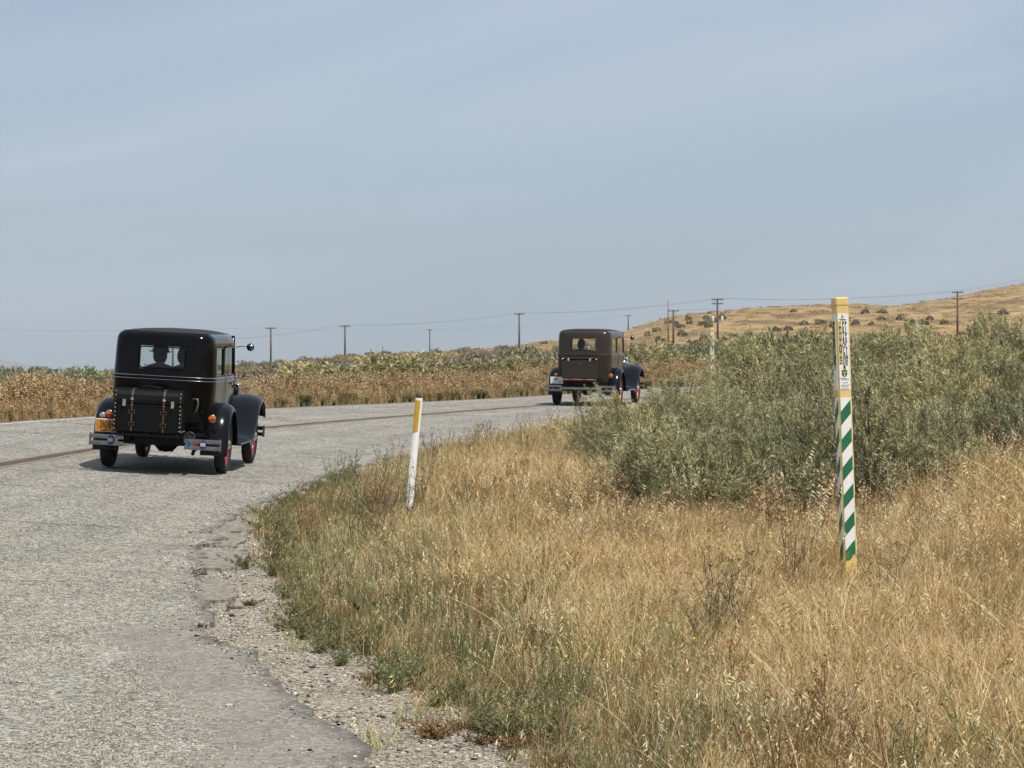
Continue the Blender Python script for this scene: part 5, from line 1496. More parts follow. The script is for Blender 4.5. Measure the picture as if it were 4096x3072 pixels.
# ------------------------------------------------------------------ scattering helper (plants nobody could count)
def scatter(name, pts, scl, rotz, var, tint, protos, label, tilt=None):
    pts = np.asarray(pts, np.float32)
    me = bpy.data.meshes.new(name)
    me.vertices.add(len(pts)); me.vertices.foreach_set('co', pts.ravel())
    rot = np.zeros((len(pts), 3), np.float32); rot[:, 2] = rotz
    if tilt is not None: rot[:, :2] = tilt
    vattr(me, 'rot', rot)
    s3 = np.asarray(scl, np.float32)
    if s3.ndim == 1: s3 = np.repeat(s3[:, None], 3, 1)
    vattr(me, 'scl', s3)
    a = me.attributes.new('var', 'INT', 'POINT'); a.data.foreach_set('value', np.asarray(var, np.int32))
    a = me.attributes.new('tint', 'FLOAT_COLOR', 'POINT')
    tint = np.asarray(tint, np.float32)
    a.data.foreach_set('color', np.hstack([tint, np.ones((len(tint), 1), np.float32)]).ravel())
    o = bpy.data.objects.new(name, me); C.objects.link(o)
    col = bpy.data.collections.new(name + '_kinds')
    for i, p in enumerate(protos):
        po = bpy.data.objects.new('%s_%02d' % (name, i), p); col.objects.link(po)
    ng = bpy.data.node_groups.new(name, 'GeometryNodeTree')
    ng.interface.new_socket('Geometry', in_out='INPUT', socket_type='NodeSocketGeometry')
    ng.interface.new_socket('Geometry', in_out='OUTPUT', socket_type='NodeSocketGeometry')
    N = ng.nodes; Lk = ng.links
    gi = N.new('NodeGroupInput'); go = N.new('NodeGroupOutput')
    ci = N.new('GeometryNodeCollectionInfo'); ci.inputs['Collection'].default_value = col
    ci.inputs['Separate Children'].default_value = True; ci.inputs['Reset Children'].default_value = True
    ip = N.new('GeometryNodeInstanceOnPoints'); ip.inputs['Pick Instance'].default_value = True
    def na(nm, t):
        x = N.new('GeometryNodeInputNamedAttribute'); x.data_type = t; x.inputs['Name'].default_value = nm; return x.outputs['Attribute']
    e2r = N.new('FunctionNodeEulerToRotation')
    Lk.new(na('rot', 'FLOAT_VECTOR'), e2r.inputs[0])
    Lk.new(gi.outputs[0], ip.inputs['Points']); Lk.new(ci.outputs[0], ip.inputs['Instance'])
    Lk.new(na('var', 'INT'), ip.inputs['Instance Index']); Lk.new(e2r.outputs[0], ip.inputs['Rotation']); Lk.new(na('scl', 'FLOAT_VECTOR'), ip.inputs['Scale'])
    Lk.new(ip.outputs[0], go.inputs[0])
    md = o.modifiers.new('scatter', 'NODES'); md.node_group = ng
    return tag(o, label, None, None, 'stuff')

rng = np.random.RandomState(42)

def spread_pts(n, x0, x1, y0, y1): return rng.uniform(x0, x1, n), rng.uniform(y0, y1, n)

# ---- near dry grass on the right of the road
straw_t = [(STRAW, 5), (PALE, 3), (TAN, 3), (RUST, .6)]
brown_t = [(TAN, 4), (RUST, 3), (STRAW, 2)]
green_t = [(GREEN, 4), (GREYGREEN, 3), (STRAW, 2.5), (DKGREEN, 1.5)]
protos = [grass_clump(100 + i, 60, .15, .22, .54, straw_t) for i in range(5)]
protos += [grass_clump(120 + i, 58, .15, .20, .42, brown_t) for i in range(3)]
protos += [grass_clump(140 + i, 52, .14, .16, .42, green_t, lean=(.05, .4), heads=.15) for i in range(4)]
protos += [grass_clump(160 + i, 60, .16, .18, .36, [(PALE, 5), (STRAW, 4)], lean=(.5, 1.3)) for i in range(2)]
def near_grass():
    P = []
    for (n, y0, y1, x0, x1) in ((16000, 8, 24, -3.2, 6.5), (9500, 24, 40, -4, 9.5), (7000, 40, 66, -3, 16)):
        x, y = spread_pts(n, x0, x1, y0, y1); P.append(np.stack([x, y], -1))
    P = np.concatenate(P); x, y = P[:, 0], P[:, 1]
    e = lat(x, y) - roff(y)
    gwid = grav_w(y) + .02 + .08 * ss(22, 26, y) + .13 * wav(x, y, 1.3, 21)
    keep = e > gwid + rng.exponential(.07, len(x)) - .05
    keep &= ~((e < gwid + .5) & (rng.random_sample(len(x)) < .35))
    x, y, e = x[keep], y[keep], e[keep]
    over = e - grav_w(y)
    n1 = wav(x, y, 2.6, 31); n2 = wav(x, y, 1.1, 33); n3 = wav(x, y, 3.6, 35)
    u = rng.random_sample(len(x))
    pg = np.clip(.70 * (1 - ss(.5, 2.2, over)) + .38 * (n1 > .3) + .06 + .35 * ss(26, 36, y) * (1 - ss(.5, 2.0, over)), 0, .85)
    pb = np.clip(.08 + .62 * (n3 > .38) + .25 * ss(1.5, 3, x) * (1 - ss(13, 17, y)), 0, .8)
    pl = np.clip(.5 * (n2 > .2) * ss(16, 19, y), 0, .5)
    var = np.where(u < pg, 8 + rng.randint(0, 4, len(x)), rng.randint(0, 5, len(x)))
    u2 = rng.random_sample(len(x))
    var = np.where((u >= pg) & (u2 < pb), 5 + rng.randint(0, 3, len(x)), var)
    var = np.where((u >= pg) & (u2 >= pb) & (u2 < pb + pl), 12 + rng.randint(0, 2, len(x)), var)
    n4 = wav(x, y, .95, 37)
    sc = rng.uniform(.7, 1.25, len(x)) * (.55 + .45 * ss(0, .9, over)) * (.95 + .25 * n3 + .30 * n4)
    sc = np.where(((x + 1.12) / .5) ** 2 + ((y - 27.6) / 2.2) ** 2 < 1, sc * .42, sc)
    sc = np.where((x > .9) & (x < 3.4) & (y > 20.5) & (y < 24.6), sc * .72, sc)
    sc = np.where(((x - 2.12) / .3) ** 2 + ((y - 17.6) / 1.1) ** 2 < 1, sc * .5, sc)
    sc = np.clip(sc * (1 + .6 * ss(2.4, 4.2, x) * ss(13, 18, y)), .25, 2.1)
    tint = np.stack([1 + .08 * n1, 1 + .06 * n1 + .04 * n2, 1 + .10 * n2], -1) * rng.uniform(.74, 1.16, len(x))[:, None]
    tilt = rng.normal(0, .10, (len(x), 2))
    scatter('dry_grass', np.stack([x, y, ground(x, y)], -1), sc, 2.6 * wav(x, y, 2.3, 39) + 1.2 * n4 + rng.normal(0, .5, len(x)), var, tint, protos, 'golden dry grass covering the verge to the right of the road', tilt)
near_grass()

# tall pale oats among the shrubs on the right, wiry green weeds and dark stalks through the grass
oats = [oat_clump(200 + i) for i in range(3)]
x, y = spread_pts(230, -1, 7.5, 14, 34); e = lat(x, y) - roff(y); k = (e > 1.2) & (rng.random_sample(len(x)) < .15 + .85 * ss(1.5, 4.5, x))
x, y = x[k], y[k]
scatter('wild_oats_grass', np.stack([x, y, ground(x, y)], -1), rng.uniform(.6, 1.05, len(x)), rng.uniform(0, 6.28, len(x)), rng.randint(0, 3, len(x)), np.ones((len(x), 3)) * rng.uniform(.85, 1.1, (len(x), 1)), oats, 'pale wild oats nodding above the dry grass')
wires_ = [wiry_weed(220 + i, .46, 7, (.22, .24, .115), (.22, .23, .11), 3, .015, .022) for i in range(3)] + [wiry_weed(230 + i, .5, 7, (.135, .15, .08), (.16, .13, .08), 3, .016, 0, .45) for i in range(2)] + [wiry_weed(240 + i, .52, 6, (.30, .15, .07), (.20, .10, .05), 3, .014, 0, .4, (.34, .16, .075)) for i in range(2)]
x, y = spread_pts(2300, -3.5, 7, 9, 46); e = lat(x, y) - roff(y); over = e - grav_w(y)
pr = .10 + .55 * np.exp(-((over - .6) / .8) ** 2) + .25 * (wav(x, y, 2.2, 51) > .45)
k = (over > .08) & (rng.random_sample(len(x)) < pr * .62)
x, y, over = x[k], y[k], over[k]
vv = np.where(rng.random_sample(len(x)) < np.clip(.9 - .4 * over, .12, .9), rng.randint(0, 3, len(x)), rng.randint(3, 6, len(x)))
scatter('roadside_weeds', np.stack([x, y, ground(x, y)], -1), rng.uniform(.55, 1.1, len(x)), rng.uniform(0, 6.28, len(x)), vv, np.ones((len(x), 3)) * rng.uniform(.85, 1.15, (len(x), 1)), wires_, 'wiry green and rust weeds rising through the verge grass')

# ---- gravel: small stones on the shoulder
def pebble(seed):
    import bmesh
    bm = bmesh.new(); bmesh.ops.create_icosphere(bm, subdivisions=1, radius=1)
    r = random.Random(seed)
    for v in bm.verts: v.co *= r.uniform(.72, 1.15); v.co.z *= .6; v.co.x *= 1.2
    me = bpy.data.meshes.new('pebble'); bm.to_mesh(me); bm.free()
    cattr(me, 'col', np.ones((len(me.vertices), 3), np.float32)); me.materials.append(M['stone']); return me
pebs = [pebble(300 + i) for i in range(4)]
x, y = spread_pts(150000, -3.2, 1.6, 9, 36); e = lat(x, y) - roff(y)
k = (e > -.45) & (e < grav_w(y) + .55) & (rng.random_sample(len(x)) < np.where(e < 0, .55 * np.exp(np.minimum(e, 0) / .13) * (.3 + .9 * (wav(x, y, .6, 63) > 0)), .35 + .5 * (wav(x, y, .8, 61) > -.1)))
x, y = x[k], y[k]; sz = np.clip(rng.lognormal(math.log(.0062), .42, len(x)), .003, .03)
lum = np.clip(rng.normal(.34, .14, len(x)), .05, .66)
drk = rng.random_sample(len(x)) < .10; lum = np.where(drk, lum * .22, lum)
e = lat(x, y) - roff(y)
scatter('gravel', np.stack([x, y, ground(x, y) + sz * .25 + np.where(e < 0, .035, 0)], -1), sz, rng.uniform(0, 6.28, len(x)), rng.randint(0, 4, len(x)), np.stack([lum, lum * .93, lum * .81], -1), pebs, 'loose pale gravel along the crumbling road edge')

shw = [wiry_weed(450 + i, .11, 16, (.21, .22, .11), (.22, .20, .10), 4, .012, 0, 1.6) for i in range(2)] + [wiry_weed(455, .06, 22, (.25, .165, .085), (.24, .16, .085), 4, .010, 0, 2.4), grass_clump(456, 26, .10, .06, .2, [(GREEN, 2), (STRAW, 3), (TAN, 2)])]
y = rng.uniform(11, 37, 420); e = grav_w(y) + rng.normal(.12, .16, 420); k = e > .12; y, e = y[k], e[k]; x = xc(y) + (roff(y) + e) / np.sqrt(1 + slope(y) ** 2)
scatter('shoulder_weeds', np.stack([x, y, ground(x, y)], -1), rng.uniform(.6, 1.5, len(x)), rng.uniform(0, 6.28, len(x)), rng.randint(0, 4, len(x)), np.ones((len(x), 3)) * rng.uniform(.8, 1.15, (len(x), 1)), shw, 'low weeds and sprouts fringing the gravel shoulder')
# a few lumps of broken asphalt
random.seed(77)
for i, (px, py, s) in enumerate(((-2.50, 22.75, .05), (-2.44, 22.9, .032), (-1.62, 22.5, .03), (-1.45, 22.35, .04), (-1.9, 19.6, .022), (-1.55, 18.9, .02), (-1.35, 19.0, .02), (-1.28, 18.3, .02), (-2.0, 18.9, .018), (-2.35, 30.6, .04), (-2.2, 31.2, .04))):
    import bmesh
    bm = bmesh.new(); bmesh.ops.create_icosphere(bm, subdivisions=2, radius=s)
    for v in bm.verts: v.co *= random.uniform(.75, 1.15); v.co.z *= .6
    m_ = bpy.data.meshes.new('asphalt_chunk'); bm.to_mesh(m_); bm.free(); m_.materials.append(M['black_line'])
    o = link(bpy.data.objects.new('asphalt_chunk', m_)); o.location = (px, py, gz(px, py) + s * .35); o.rotation_euler = (random.uniform(-.3, .3), random.uniform(-.3, .3), random.uniform(0, 6))
    tag(o, 'dark lump of broken asphalt lying on the gravel shoulder', 'asphalt lump', 'lumps of broken asphalt on the shoulder')
o = None
b = MB(); b.lathe([(.0, .035), (.03, .03), (.045, .0), (.036, -.03)], (0, 0, 0), 'z', 9); b.v = [(p[0] * 1.5 * random.uniform(.9, 1.1), p[1] * random.uniform(.9, 1.1), p[2] * random.uniform(.8, 1.3)) for p in b.v]
o = b.build('stone', M['old_asphalt'], smooth=False); o.location = (-1.93, 20.15, gz(-1.93, 20.15) + .02); tag(o, 'flat pale stone at the end of a broken pavement slab', 'stone')

# ---- single plants at the road edge
edge_weeds = [wiry_weed(400, .15, 26, (.25, .28, .16), (.24, .25, .13), 4, .013, 0, 1.5), wiry_weed(401, .09, 30, (.17, .20, .085), (.20, .18, .08), 5, .013, 0, 1.9), wiry_weed(402, .07, 34, (.27, .18, .09), (.25, .17, .09), 4, .010, 0, 2.6), grass_clump(403, 46, .10, .10, .24, [(GREEN, 3), (STRAW, 2), (GREYGREEN, 2)], lean=(.2, .8))]
spots = [(-2.28, 28.2, 0, 1.0, 'bushy blue-green weed spilling onto the broken pavement slab'), (-2.02, 27.6, 1, 1.5, 'low dark-green weed mat just below the bushy blue-green weed'),
         (-2.72, 29.9, 3, .9, 'grass tuft sprouting from a crack of the road edge'), (-1.74, 22.6, 1, 1.2, 'low green weed alone on the gravel beside the lumps'),
         (-1.56, 23.2, 3, 1.1, 'tuft of pale upright stalks on the gravel'), (-1.30, 17.5, 3, .8, 'small olive tuft on the gravel above the grey patch'), (-.98, 16.8, 0, .75, 'small forked weed on pale gravel at the patch edge'),
         (-.62, 15.4, 0, 1.1, 'spreading blue-green weed in the middle of the gravel'), (-.48, 14.3, 3, 1.3, 'brownish-green tuft on the lower gravel'), (-.36, 13.75, 2, 1.5, 'reddish-brown mat weed near the bottom gravel'),
         (-.08, 15.35, 2, 1.6, 'long reddish weed mat along the grass edge'), (-.62, 13.4, 3, .9, 'yellow-green tuft at the tip of the asphalt patch'), (-1.28, 18.45, 2, 1.2, 'rust-brown mat at the foot of the tall grass'), (-.9, 17.55, 2, 1.0, 'rust-brown mat between the dark-leaved plant and the gravel'),
         (-1.58, 23.6, 2, .7, 'small reddish tuft on the upper gravel'), (-1.66, 22.0, 2, .6, 'tiny red-brown tuft beside the asphalt lumps'), (-2.62, 27.2, 1, .5, 'tiny green sprig at the joint between slab and road'), (-2.1, 31.6, 0, .7, 'small weed on gravel short of the white post')]
for (px, py, v, s, lb) in spots:
    m_ = edge_weeds[v].copy()
    o = link(bpy.data.objects.new('roadside_weed', m_)); o.location = (px, py, gz(px, py)); o.scale = (s, s, s); o.rotation_euler = (0, 0, px * 37 % 6.28)
    m_.materials.clear(); m_.materials.append(M['sage']); tag(o, lb, 'weed', 'weeds along the gravel shoulder')
# broad dark-leaved plant in the grass edge
L = Leafy(500); r = L.r
for i in range(26):
    a = r.uniform(0, 6.28); q = r.uniform(.02, .17); z = r.uniform(.06, .24); c = Vector((q * math.cos(a), q * math.sin(a), z))
    L.stem([Vector((0, 0, -.02)), c * .6, c], .005, (.12, .15, .07))
    d = Vector((math.cos(a), math.sin(a), r.uniform(-.4, .5))).normalized(); L.quad(c, c + d * .05, .032, jit(r, (.065, .105, .06), .2))
o = link(bpy.data.objects.new('broadleaf_plant', L.mesh('broadleaf_plant', M['sage']))); px, py = -.93, 18.35; o.location = (px, py, gz(px, py)); tag(o, 'dark broad-leaved plant low in the grass at the gravel edge', 'plant')
# leafless shrubs
for (px, py, s, sd, lb) in ((-1.32, 28.2, 1.0, 1, 'grey leafless twiggy shrub in front of the white marker post'), (-.55, 29.9, .5, 2, 'small dead twig clump just behind the white marker post'), (1.1, 25.2, .95, 3, 'dark bare-stemmed shrub standing in the straw grass below the big shrubs'), (.1, 23.6, .8, 4, 'wiry dead shrub amid straw grass left of the big shrubs')):
    o = link(bpy.data.objects.new('bare_shrub', bare_shrub(600 + sd, .62))); o.location = (px, py, gz(px, py)); o.scale = (s, s, s); tag(o, lb, 'shrub', 'leafless shrubs in the verge')

# ---- sagebrush: single shrubs
big = [sagebrush(700 + i, 1250, 30, .056, .0085, sweep=.15) for i in range(6)]
midb = [sagebrush(720 + i, 420, 18, .10, .024) for i in range(5)]
olive = [((.21, .205, .14), 5), ((.28, .265, .185), 4), ((.15, .145, .10), 3)]
farb = [sagebrush(740 + i, 110, 9, .17, .055, .85, olive) for i in range(5)]
hillb = [sagebrush(780 + i, 150, 10, .17, .05, .85, [((.115, .12, .075), 5), ((.16, .155, .10), 3), ((.085, .09, .055), 3)]) for i in range(4)]
greyb = [sagebrush(760 + i, 160, 12, .13, .03, .8, [((.13, .11, .09), 3), ((.17, .15, .12), 2)]) for i in range(1)]

def put_bush(x, y, rad, hgt, lib, k, label, group, parts=True, rot=None):
    fm, bmh = lib[k % len(lib)]
    o = link(bpy.data.objects.new('sage_shrub', fm)); o.location = (x, y, gz(x, y) - .04); o.scale = (rad, rad * 1.05, hgt)
    o.rotation_euler = (0, 0, (x * 12.7 + y * 3.1) % 6.28 if rot is None else rot)
    tag(o, label, 'shrub', group)
    if parts:
        link(bpy.data.objects.new('branches', bmh), o)
    return o

random.seed(9)
G1 = 'big grey-green shrubs on the bank right of the road'
SHRUBS = [   # x, y, height of the single shrubs on the bank
    (1.35, 27.5, 0.71), (1.55, 27.5, 0.75), (2.15, 27.5, 0.64), (2.74, 27.5, 0.59), (3.45, 27.5, 0.56), (4.17, 27.5, 0.59), (4.79, 27.5, 0.60), (5.36, 27.5, 0.68), (1.30, 31.0, 0.60), (1.37, 31.0, 0.85), (1.99, 31.0, 0.84), (2.58, 31.0, 0.75), (3.28, 31.0, 0.72), (4.05, 31.0, 0.64), (4.83, 31.0, 0.77), (5.48, 31.0, 0.90), (6.17, 31.0, 0.99), (1.55, 36.0, 0.50), (1.90, 36.0, 0.62), (2.50, 36.0, 0.91), (3.21, 36.0, 0.87), (3.93, 36.0, 0.80), (4.86, 36.0, 0.76), (5.74, 36.0, 0.85), (6.34, 36.0, 1.18), (7.11, 36.0, 1.23), (2.59, 42.0, 0.85), (3.62, 42.0, 0.90), (4.04, 42.0, 0.88), (4.91, 42.0, 0.81), (5.82, 42.0, 0.78), (6.73, 42.0, 0.89), (7.42, 42.0, 1.24), (8.18, 42.0, 1.29), (4.40, 50.0, 0.90), (4.59, 50.0, 1.08), (5.46, 50.0, 0.97), (6.50, 50.0, 0.84), (7.58, 50.0, 0.86), (8.49, 50.0, 1.07), (9.31, 50.0, 1.25), (5.08, 58.0, 1.25), (5.78, 58.0, 1.30), (6.83, 58.0, 1.08), (7.89, 58.0, 0.97), (9.04, 58.0, 1.00), (10.04, 58.0, 1.13), (1.42, 24.9, 0.80), (1.90, 24.2, 0.84), (2.40, 24.3, 0.83), (3.05, 24.4, 0.80), (3.75, 25.4, 0.72), (4.5, 25.8, 0.72), (5.2, 26.2, 0.72), (4.9, 29.3, 0.85), (5.5, 33.5, 0.95), (4.3, 33.4, 0.85), (1.38, 33.6, 0.80), (1.95, 37.5, 0.55), (6.25, 38.5, 1.10), (4.90, 54.0, 1.30), (5.60, 61.0, 1.40), (6.90, 55.0, 1.15)]
SHRUB_LABEL = {0: 'rounded grey-green shrub at the left front corner of the shrub bank', 1: 'front-row shrub beside the corner shrub of the bank', 2: 'front-row grey-green shrub left of the near striped post', 3: 'front-row shrub directly behind the near striped post', 4: 'front-row shrub just right of the near striped post', 5: 'front-row shrub over the rusty weeds right of the striped post', 6: 'front-row shrub fringed by pale oats near the right edge', 8: 'low shrub jutting toward the road in front of the brown sedan', 17: 'small shrub at the road side below the brown sedan’s front wheel', 24: 'tall shrub rising highest at the right edge of the view'}
for i, (x, y, hh) in enumerate(SHRUBS):
    rd = random.uniform(.66, .98) * (1.0 if y < 34 else 1.15)
    yj = y + random.gauss(0, .7); hh = min(max(hh, .5), 1.3 if x / y < .165 or y > 45 else .86)
    side = (x / y + .005)
    if .052 < x / y < .08 and y > 33: hh *= .70
    if x / y < .058: rd *= .8
    if x / y > .122 and y < 43: hh *= (1.2 if y < 32 else .98); rd *= 1.15
    lb = SHRUB_LABEL.get(i) or ('%s shrub of the grey-green bank, %s' % ('front-row' if y < 33 else ('middle-row' if y < 45 else 'back-row'),
        'between brown sedan and far striped post' if side < .07 else ('between the two striped posts' if side < .112 else ('just right of the near striped post' if side < .148 else 'near the right edge of the view'))))
    put_bush(x + random.gauss(0, .08), yj, rd, hh * (1.04 if y < 45 else 1.1), big if y < 47 else midb, i, lb, G1)

# across the road
G2 = 'grey-green shrubs beyond the far road edge'
for i, (x, y, rd, hh, lb) in enumerate([(-4.65, 77, 1.9, 1.15, 'broad dark grey-green shrub among the brown weeds across the road, right of the black sedan'), (-3.55, 82, 1.7, 1.25, 'paler shrub right behind the broad dark one across the road'),
        (-.75, 92, 1.4, 1.0, 'rounded shrub across the road just left of the brown sedan'), (.3, 97, 1.5, 1.0, 'shrub partly hidden by the left flank of the brown sedan'),
        (-6.6, 96, 1.5, .9, 'sage shrub over the weeds above the black sedan’s front fender'), (-14.4, 95, 1.5, 1.15, 'pale shrub over the weeds at the left shoulder of the black sedan')]):
    put_bush(x, y, rd, hh, midb, i, lb, G2)
# past the bend, behind the brown sedan's right side
for i in range(62):
    y = random.uniform(97, 150); x = random.uniform(.022, .115) * y
    if lat(x, y) > -5.2 and y < 125: continue
    put_bush(x, y, random.uniform(1.0, 1.7), random.uniform(.85, 1.25), midb, i, 'grey-green shrub in the thicket past the bend behind the brown sedan', 'shrubs past the bend', parts=False)

# scattered shrubs on the far slope, placed where they stand on the hill
HLAB = lambda s: 'dark olive shrub dotted on the golden hillside, ' + ('left of the transformer pole' if s < .07 else ('between transformer pole and near striped post' if s < .115 else 'right of the near striped post'))
HILL_XY = [(40.6, 816.0), (47.5, 813.0), (50.4, 820.0), (51.5, 844.0), (56.1, 835.0), (53.1, 803.0), (53.7, 791.0), (59.7, 822.0), (57.2, 814.0), (45.8, 845.0), (47.3, 833.0), (45.0, 763.0), (47.1, 711.0), (55.4, 722.0), (97.9, 801.0), (103.1, 806.0), (102.8, 766.0), (97.6, 763.0), (101.3, 735.0), (89.9, 756.0), (105.8, 742.0), (111.6, 745.0), (111.4, 771.0), (133.0, 783.0), (77.9, 770.0), (82.4, 769.0), (71.8, 751.0), (68.5, 748.0), (83.7, 755.0), (89.1, 773.0), (37.6, 801.0), (37.3, 728.0)]
for i, q in enumerate(HILL_XY):
    put_bush(q[0], q[1], random.uniform(1.1, 1.8), random.uniform(1.1, 1.7), hillb, i, HLAB(q[0] / q[1]), 'shrubs dotted on the golden hill', parts=False)
for i in range(32):     # crest and lower slopes
    y = random.uniform(640, 925); x = random.uniform(-5, 175)
    if random.random() < .55: y = random.uniform(600, 720)
    put_bush(x, y, random.uniform(.8, 1.5), random.uniform(.8, 1.3), hillb, i, HLAB(x / y), 'shrubs dotted on the golden hill', parts=False)
# the sage flat between road and hill
cnt = 0
while cnt < 125:
    y = 110 * (680 / 110) ** random.random(); x = random.uniform(-.20, .20) * y
    if x < -.135 * y and random.random() < .3: continue
    if x > .02 * y and y < 220: continue
    if float(wav(x, y, 45, 71)) < -.25: continue
    lb = 'low %s shrub of the sage flat, %s' % ('nearer' if y < 200 else ('half-way' if y < 400 else 'faraway'), 'left of the black sedan' if x < -.10 * y else ('between the black sedan and the white delineator' if x < -.035 * y else ('between delineator and brown sedan' if x < .013 * y else 'beyond the brown sedan')))
    put_bush(x, y, random.uniform(.7, 1.4), random.uniform(.55, 1.0), midb if y < 200 else farb, cnt, lb, 'shrubs of the sage flat', parts=False); cnt += 1
# the rest of the flat's cover, too many and too small to count
fl = [f for f, _ in farb]
x = []; y = []
while len(x) < 1700:
    yy = 115 * (940 / 115) ** rng.random_sample(); xx = rng.uniform(-.24, .24) * yy
    if xx > .035 * yy and yy > 560 and rng.random_sample() < (.45 if yy < 690 else .95): continue
    if wav(xx, yy, 24, 73) < .05 + .9 * float(ss(560, 900, yy)): continue
    x.append(xx); y.append(yy)
x = np.array(x); y = np.array(y)
far_leaf = leaf_mat('far_sage_leaf', .15)
fl2 = []
for f in fl:
    q = f.copy(); q.materials.clear(); q.materials.append(far_leaf); fl2.append(q)
sx_ = rng.uniform(.6, 1.5, len(x))
scatter('sage_undergrowth', np.stack([x, y, ground(x, y) - .05], -1), np.stack([sx_, sx_, sx_ * rng.uniform(.6, 1.0, len(x))], -1), rng.uniform(0, 6.28, len(x)), rng.randint(0, 5, len(x)), np.stack([rng.uniform(.95, 1.5, len(x)), rng.uniform(.95, 1.4, len(x)), rng.uniform(.9, 1.4, len(x))], -1), fl2, 'low sage cover spread over the flat beyond the weeds')
def tussock(seed):
    L = Leafy(seed); r = L.r
    for i in range(46):
        a = r.uniform(0, 6.28); q = 1.0 * math.sqrt(r.random()); L.blade(Vector((q * math.cos(a), q * math.sin(a), -.05)), r.uniform(0, 6.28), r.uniform(.2, .8), r.uniform(.25, .6), .10, jit(r, pick(r, [(STRAW, 4), (TAN, 3), (PALE, 1.5), (RUST, .6)]), .2), seg=2)
    return L.mesh('tussock', M['grass'])
tus = [tussock(950 + i) for i in range(4)]
ty = 170 * (960 / 170) ** rng.random_sample(15000); tx_ = rng.uniform(-.20, .21, len(ty)) * ty
tk = (wav(tx_, ty, 17, 75) + .5 * wav(tx_, ty, 7, 76)) > rng.uniform(-.8, .6, len(ty)); tx_, ty = tx_[tk], ty[tk]
ts = rng.uniform(.7, 1.7, len(tx_)); tn = rng.uniform(.62, 1.05, (len(tx_), 1)) * np.array([[.93, .90, .86]])
scatter('hill_grass', np.stack([tx_, ty, ground(tx_, ty)], -1), np.stack([ts * 1.5, ts, ts * .8], -1), rng.uniform(0, 6.28, len(tx_)), rng.randint(0, 4, len(tx_)), tn, tus, 'dry golden grass tufts over the far slopes')
# grey dead brush mat on the flat
put_bush(-1.9, 232, 5.0, 1.0, greyb, 0, 'long grey-brown mat of dead brush on the flat left of the brown sedan', None, parts=False)

# ---- tall dry weeds along the far edge
rust_c = [((.38, .265, .15), 4), ((.50, .36, .20), 4), ((.26, .16, .09), 3), ((.64, .50, .30), 4)]
gold_c = [((.70, .54, .31), 5), ((.48, .33, .16), 3), ((.34, .21, .10), 2)]
dark_c = [((.14, .13, .06), 3), ((.20, .14, .07), 3), ((.30, .20, .09), 2)]
bw = [buckwheat(800 + i, .62, rust_c) for i in range(3)] + [buckwheat(810 + i, .59, gold_c) for i in range(3)] + [buckwheat(820 + i, .55, dark_c) for i in range(2)]
bw += [wiry_weed(830 + i, .26, 16, (.115, .15, .055), (.15, .16, .07), 7, .03, 0, .8) for i in range(2)]
def far_weeds():
    n = 30000
    s = rng.uniform(20, 104, n); dd = rng.uniform(.12, 24, n) ** 1.0
    dd = .12 + 24 * rng.random_sample(n) ** 1.5
    lt = -3.45 - dd
    sl_ = slope(s); c_ = 1 / np.sqrt(1 + sl_ ** 2)
    x = xc(s) + lt * c_; y = s - lt * sl_ * c_
    n1 = wav(x, y, 9, 81); n2 = wav(x, y, 4, 83)
    u = rng.random_sample(n)
    var = np.where(u < .5 + .3 * n1, rng.randint(0, 3, n), rng.randint(3, 6, n))
    var = np.where(rng.random_sample(n) < .14 + .25 * (n2 > .4), 6 + rng.randint(0, 2, n), var)
    grn = (dd < .75 + .8 * n2) & (rng.random_sample(n) < .22 * ss(44, 60, s))
    var = np.where(grn, 8 + rng.randint(0, 2, n), var)
    sc = rng.uniform(.75, 1.2, n) * (.45 + .55 * ss(.1, 1.3, dd)) * (1 + .12 * n1) * (1 - .35 * ss(14, 24, dd))
    sc = np.where(grn, rng.uniform(.45, 1.0, n), sc)
    keep = (rng.random_sample(n) < 1 - .55 * ss(10, 24, dd)) & ~((s > 84) & (dd > 3) & (rng.random_sample(n) < .8)) & ~((n2 < -.75) & (dd > 2))
    t = np.stack([1 + .10 * n1, 1 + .05 * n1, 1 + 0 * n1], -1) * rng.uniform(.8, 1.15, n)[:, None]
    x, y, sc, var, t = x[keep], y[keep], sc[keep], var[keep], t[keep]
    scatter('tall_dry_weeds', np.stack([x, y, ground(x, y)], -1), sc, rng.uniform(0, 6.28, len(x)), var, t, bw, 'tall rusty-brown dry weeds along the far side of the road', rng.normal(0, .05, (len(x), 2)))
far_weeds()

x, y = spread_pts(620, .4, 6.0, 20.5, 25.5); k = rng.random_sample(len(x)) < .08 + .42 * (wav(x, y, 2.4, 91) > .1) * ss(20.5, 22.5, y); x, y = x[k], y[k]
scatter('rusty_weeds', np.stack([x, y, ground(x, y)], -1), rng.uniform(.45, .85, len(x)), rng.uniform(0, 6.28, len(x)), rng.randint(0, 3, len(x)), np.ones((len(x), 3)) * rng.uniform(.8, 1.1, (len(x), 1)), bw[:3], 'rusty seed-laden weeds at the feet of the bank shrubs', rng.normal(0, .08, (len(x), 2)))

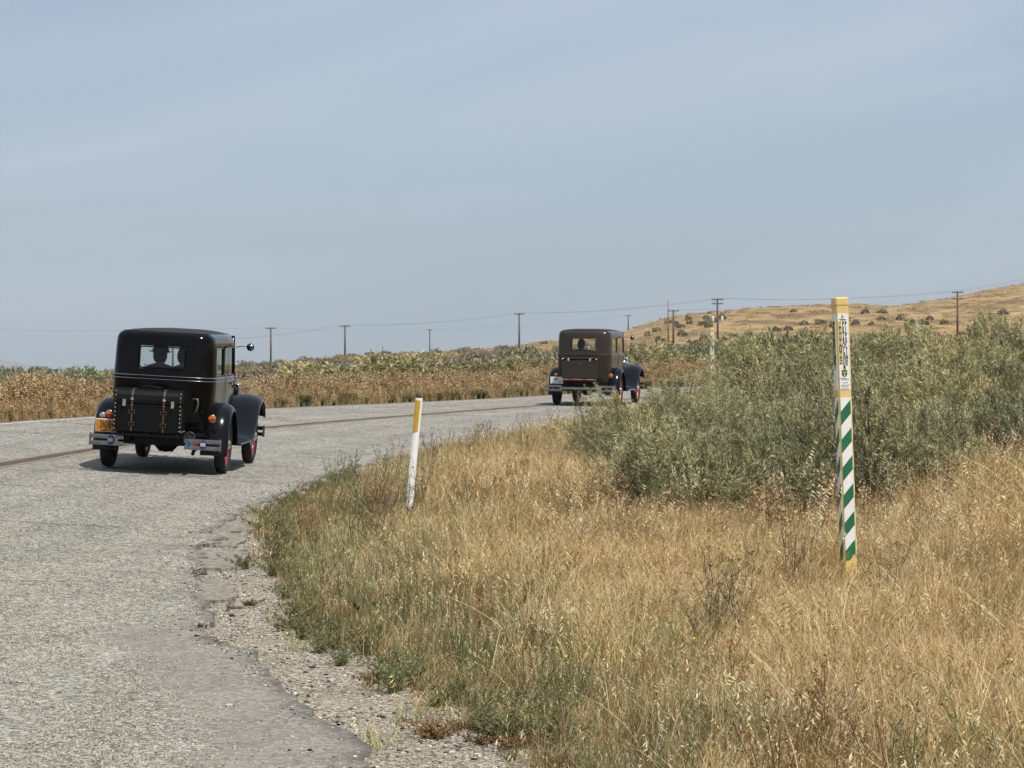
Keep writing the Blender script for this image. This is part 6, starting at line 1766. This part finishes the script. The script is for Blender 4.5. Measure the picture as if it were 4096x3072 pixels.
# ---- two dark trees far away on the plain
def far_tree(x, y, w, h, seed, label):
    e = empty('tree', (x, y, gz(x, y))); tag(e, label, 'tree', 'trees far off on the plain')
    L = Leafy(seed); r = L.r
    lob = [(r.uniform(-.38, .38) * w, r.uniform(-.3, .3) * w * .5, r.uniform(.45, .8) * h, r.uniform(.16, .26) * w) for _ in range(9)]
    for i in range(1500):
        cx, cy, cz, q = r.choice(lob); d = Vector((r.gauss(0, 1), r.gauss(0, 1), r.gauss(0, 1))).normalized() * q * r.random() ** .35
        p = Vector((cx + d.x, cy + d.y, min(h, max(.15 * h, cz + d.z * .55))))
        L.quad(p, p + Vector((r.gauss(0, .3), r.gauss(0, .3), r.gauss(0, .25))), .3, jit(r, (.035, .06, .03), .3))
    link(bpy.data.objects.new('crown', L.mesh('crown', M['sage'])), e)
    t = MB(); t.tube([(0, 0, -.2), (.1, 0, h * .3), (0, 0, h * .65)], [.28, .2, .08], 8)
    for k in range(4):
        a = k * 1.57 + .4; t.tube([(.1, 0, h * .3), (math.cos(a) * w * .2, math.sin(a) * w * .15, h * .6)], [.13, .05], 6)
    t.build('trunk', M['tree_bark'], e, smooth=True)
far_tree(-197.5, 1200, 9.6, 4.6, 900, 'larger dark-green tree on the far plain left of the black sedan')
far_tree(-190.2, 1200, 3.4, 3.4, 901, 'smaller dark tree touching the right side of the larger far tree')

# small things far off: a white marker stake and an orange marker on the slope
px, py = -8.0, 236.0
e = empty('marker_stake', (px, py, gz(px, py))); tag(e, 'tiny white stake standing on the sage flat below the small far pole', 'stake')
t = MB(); t.tube([(0, 0, -.1), (.02, 0, .75), (.02, 0, 1.25)], [.09, .085, .05], 8); t.build('stake', M['post_white'], e, smooth=True)

# ---- the air: pale haze out to the horizon
hb = MB(); hb.box((0, 200, 58), (19400, 19400, 140.0))
hm = bpy.data.materials.new('haze'); hm.use_nodes = True; hm.node_tree.nodes.clear()
ho = hm.node_tree.nodes.new('ShaderNodeOutputMaterial'); hv = hm.node_tree.nodes.new('ShaderNodeVolumePrincipled')
hv.inputs['Color'].default_value = (.86, .93, .96, 1); hv.inputs['Density'].default_value = 0.00012; hv.inputs['Anisotropy'].default_value = 0.2
hm.node_tree.links.new(hv.outputs[0], ho.inputs['Volume'])
if True:
    tag(hb.build('haze', hm), 'thin pale haze lying over the whole plain', None, None, 'stuff')
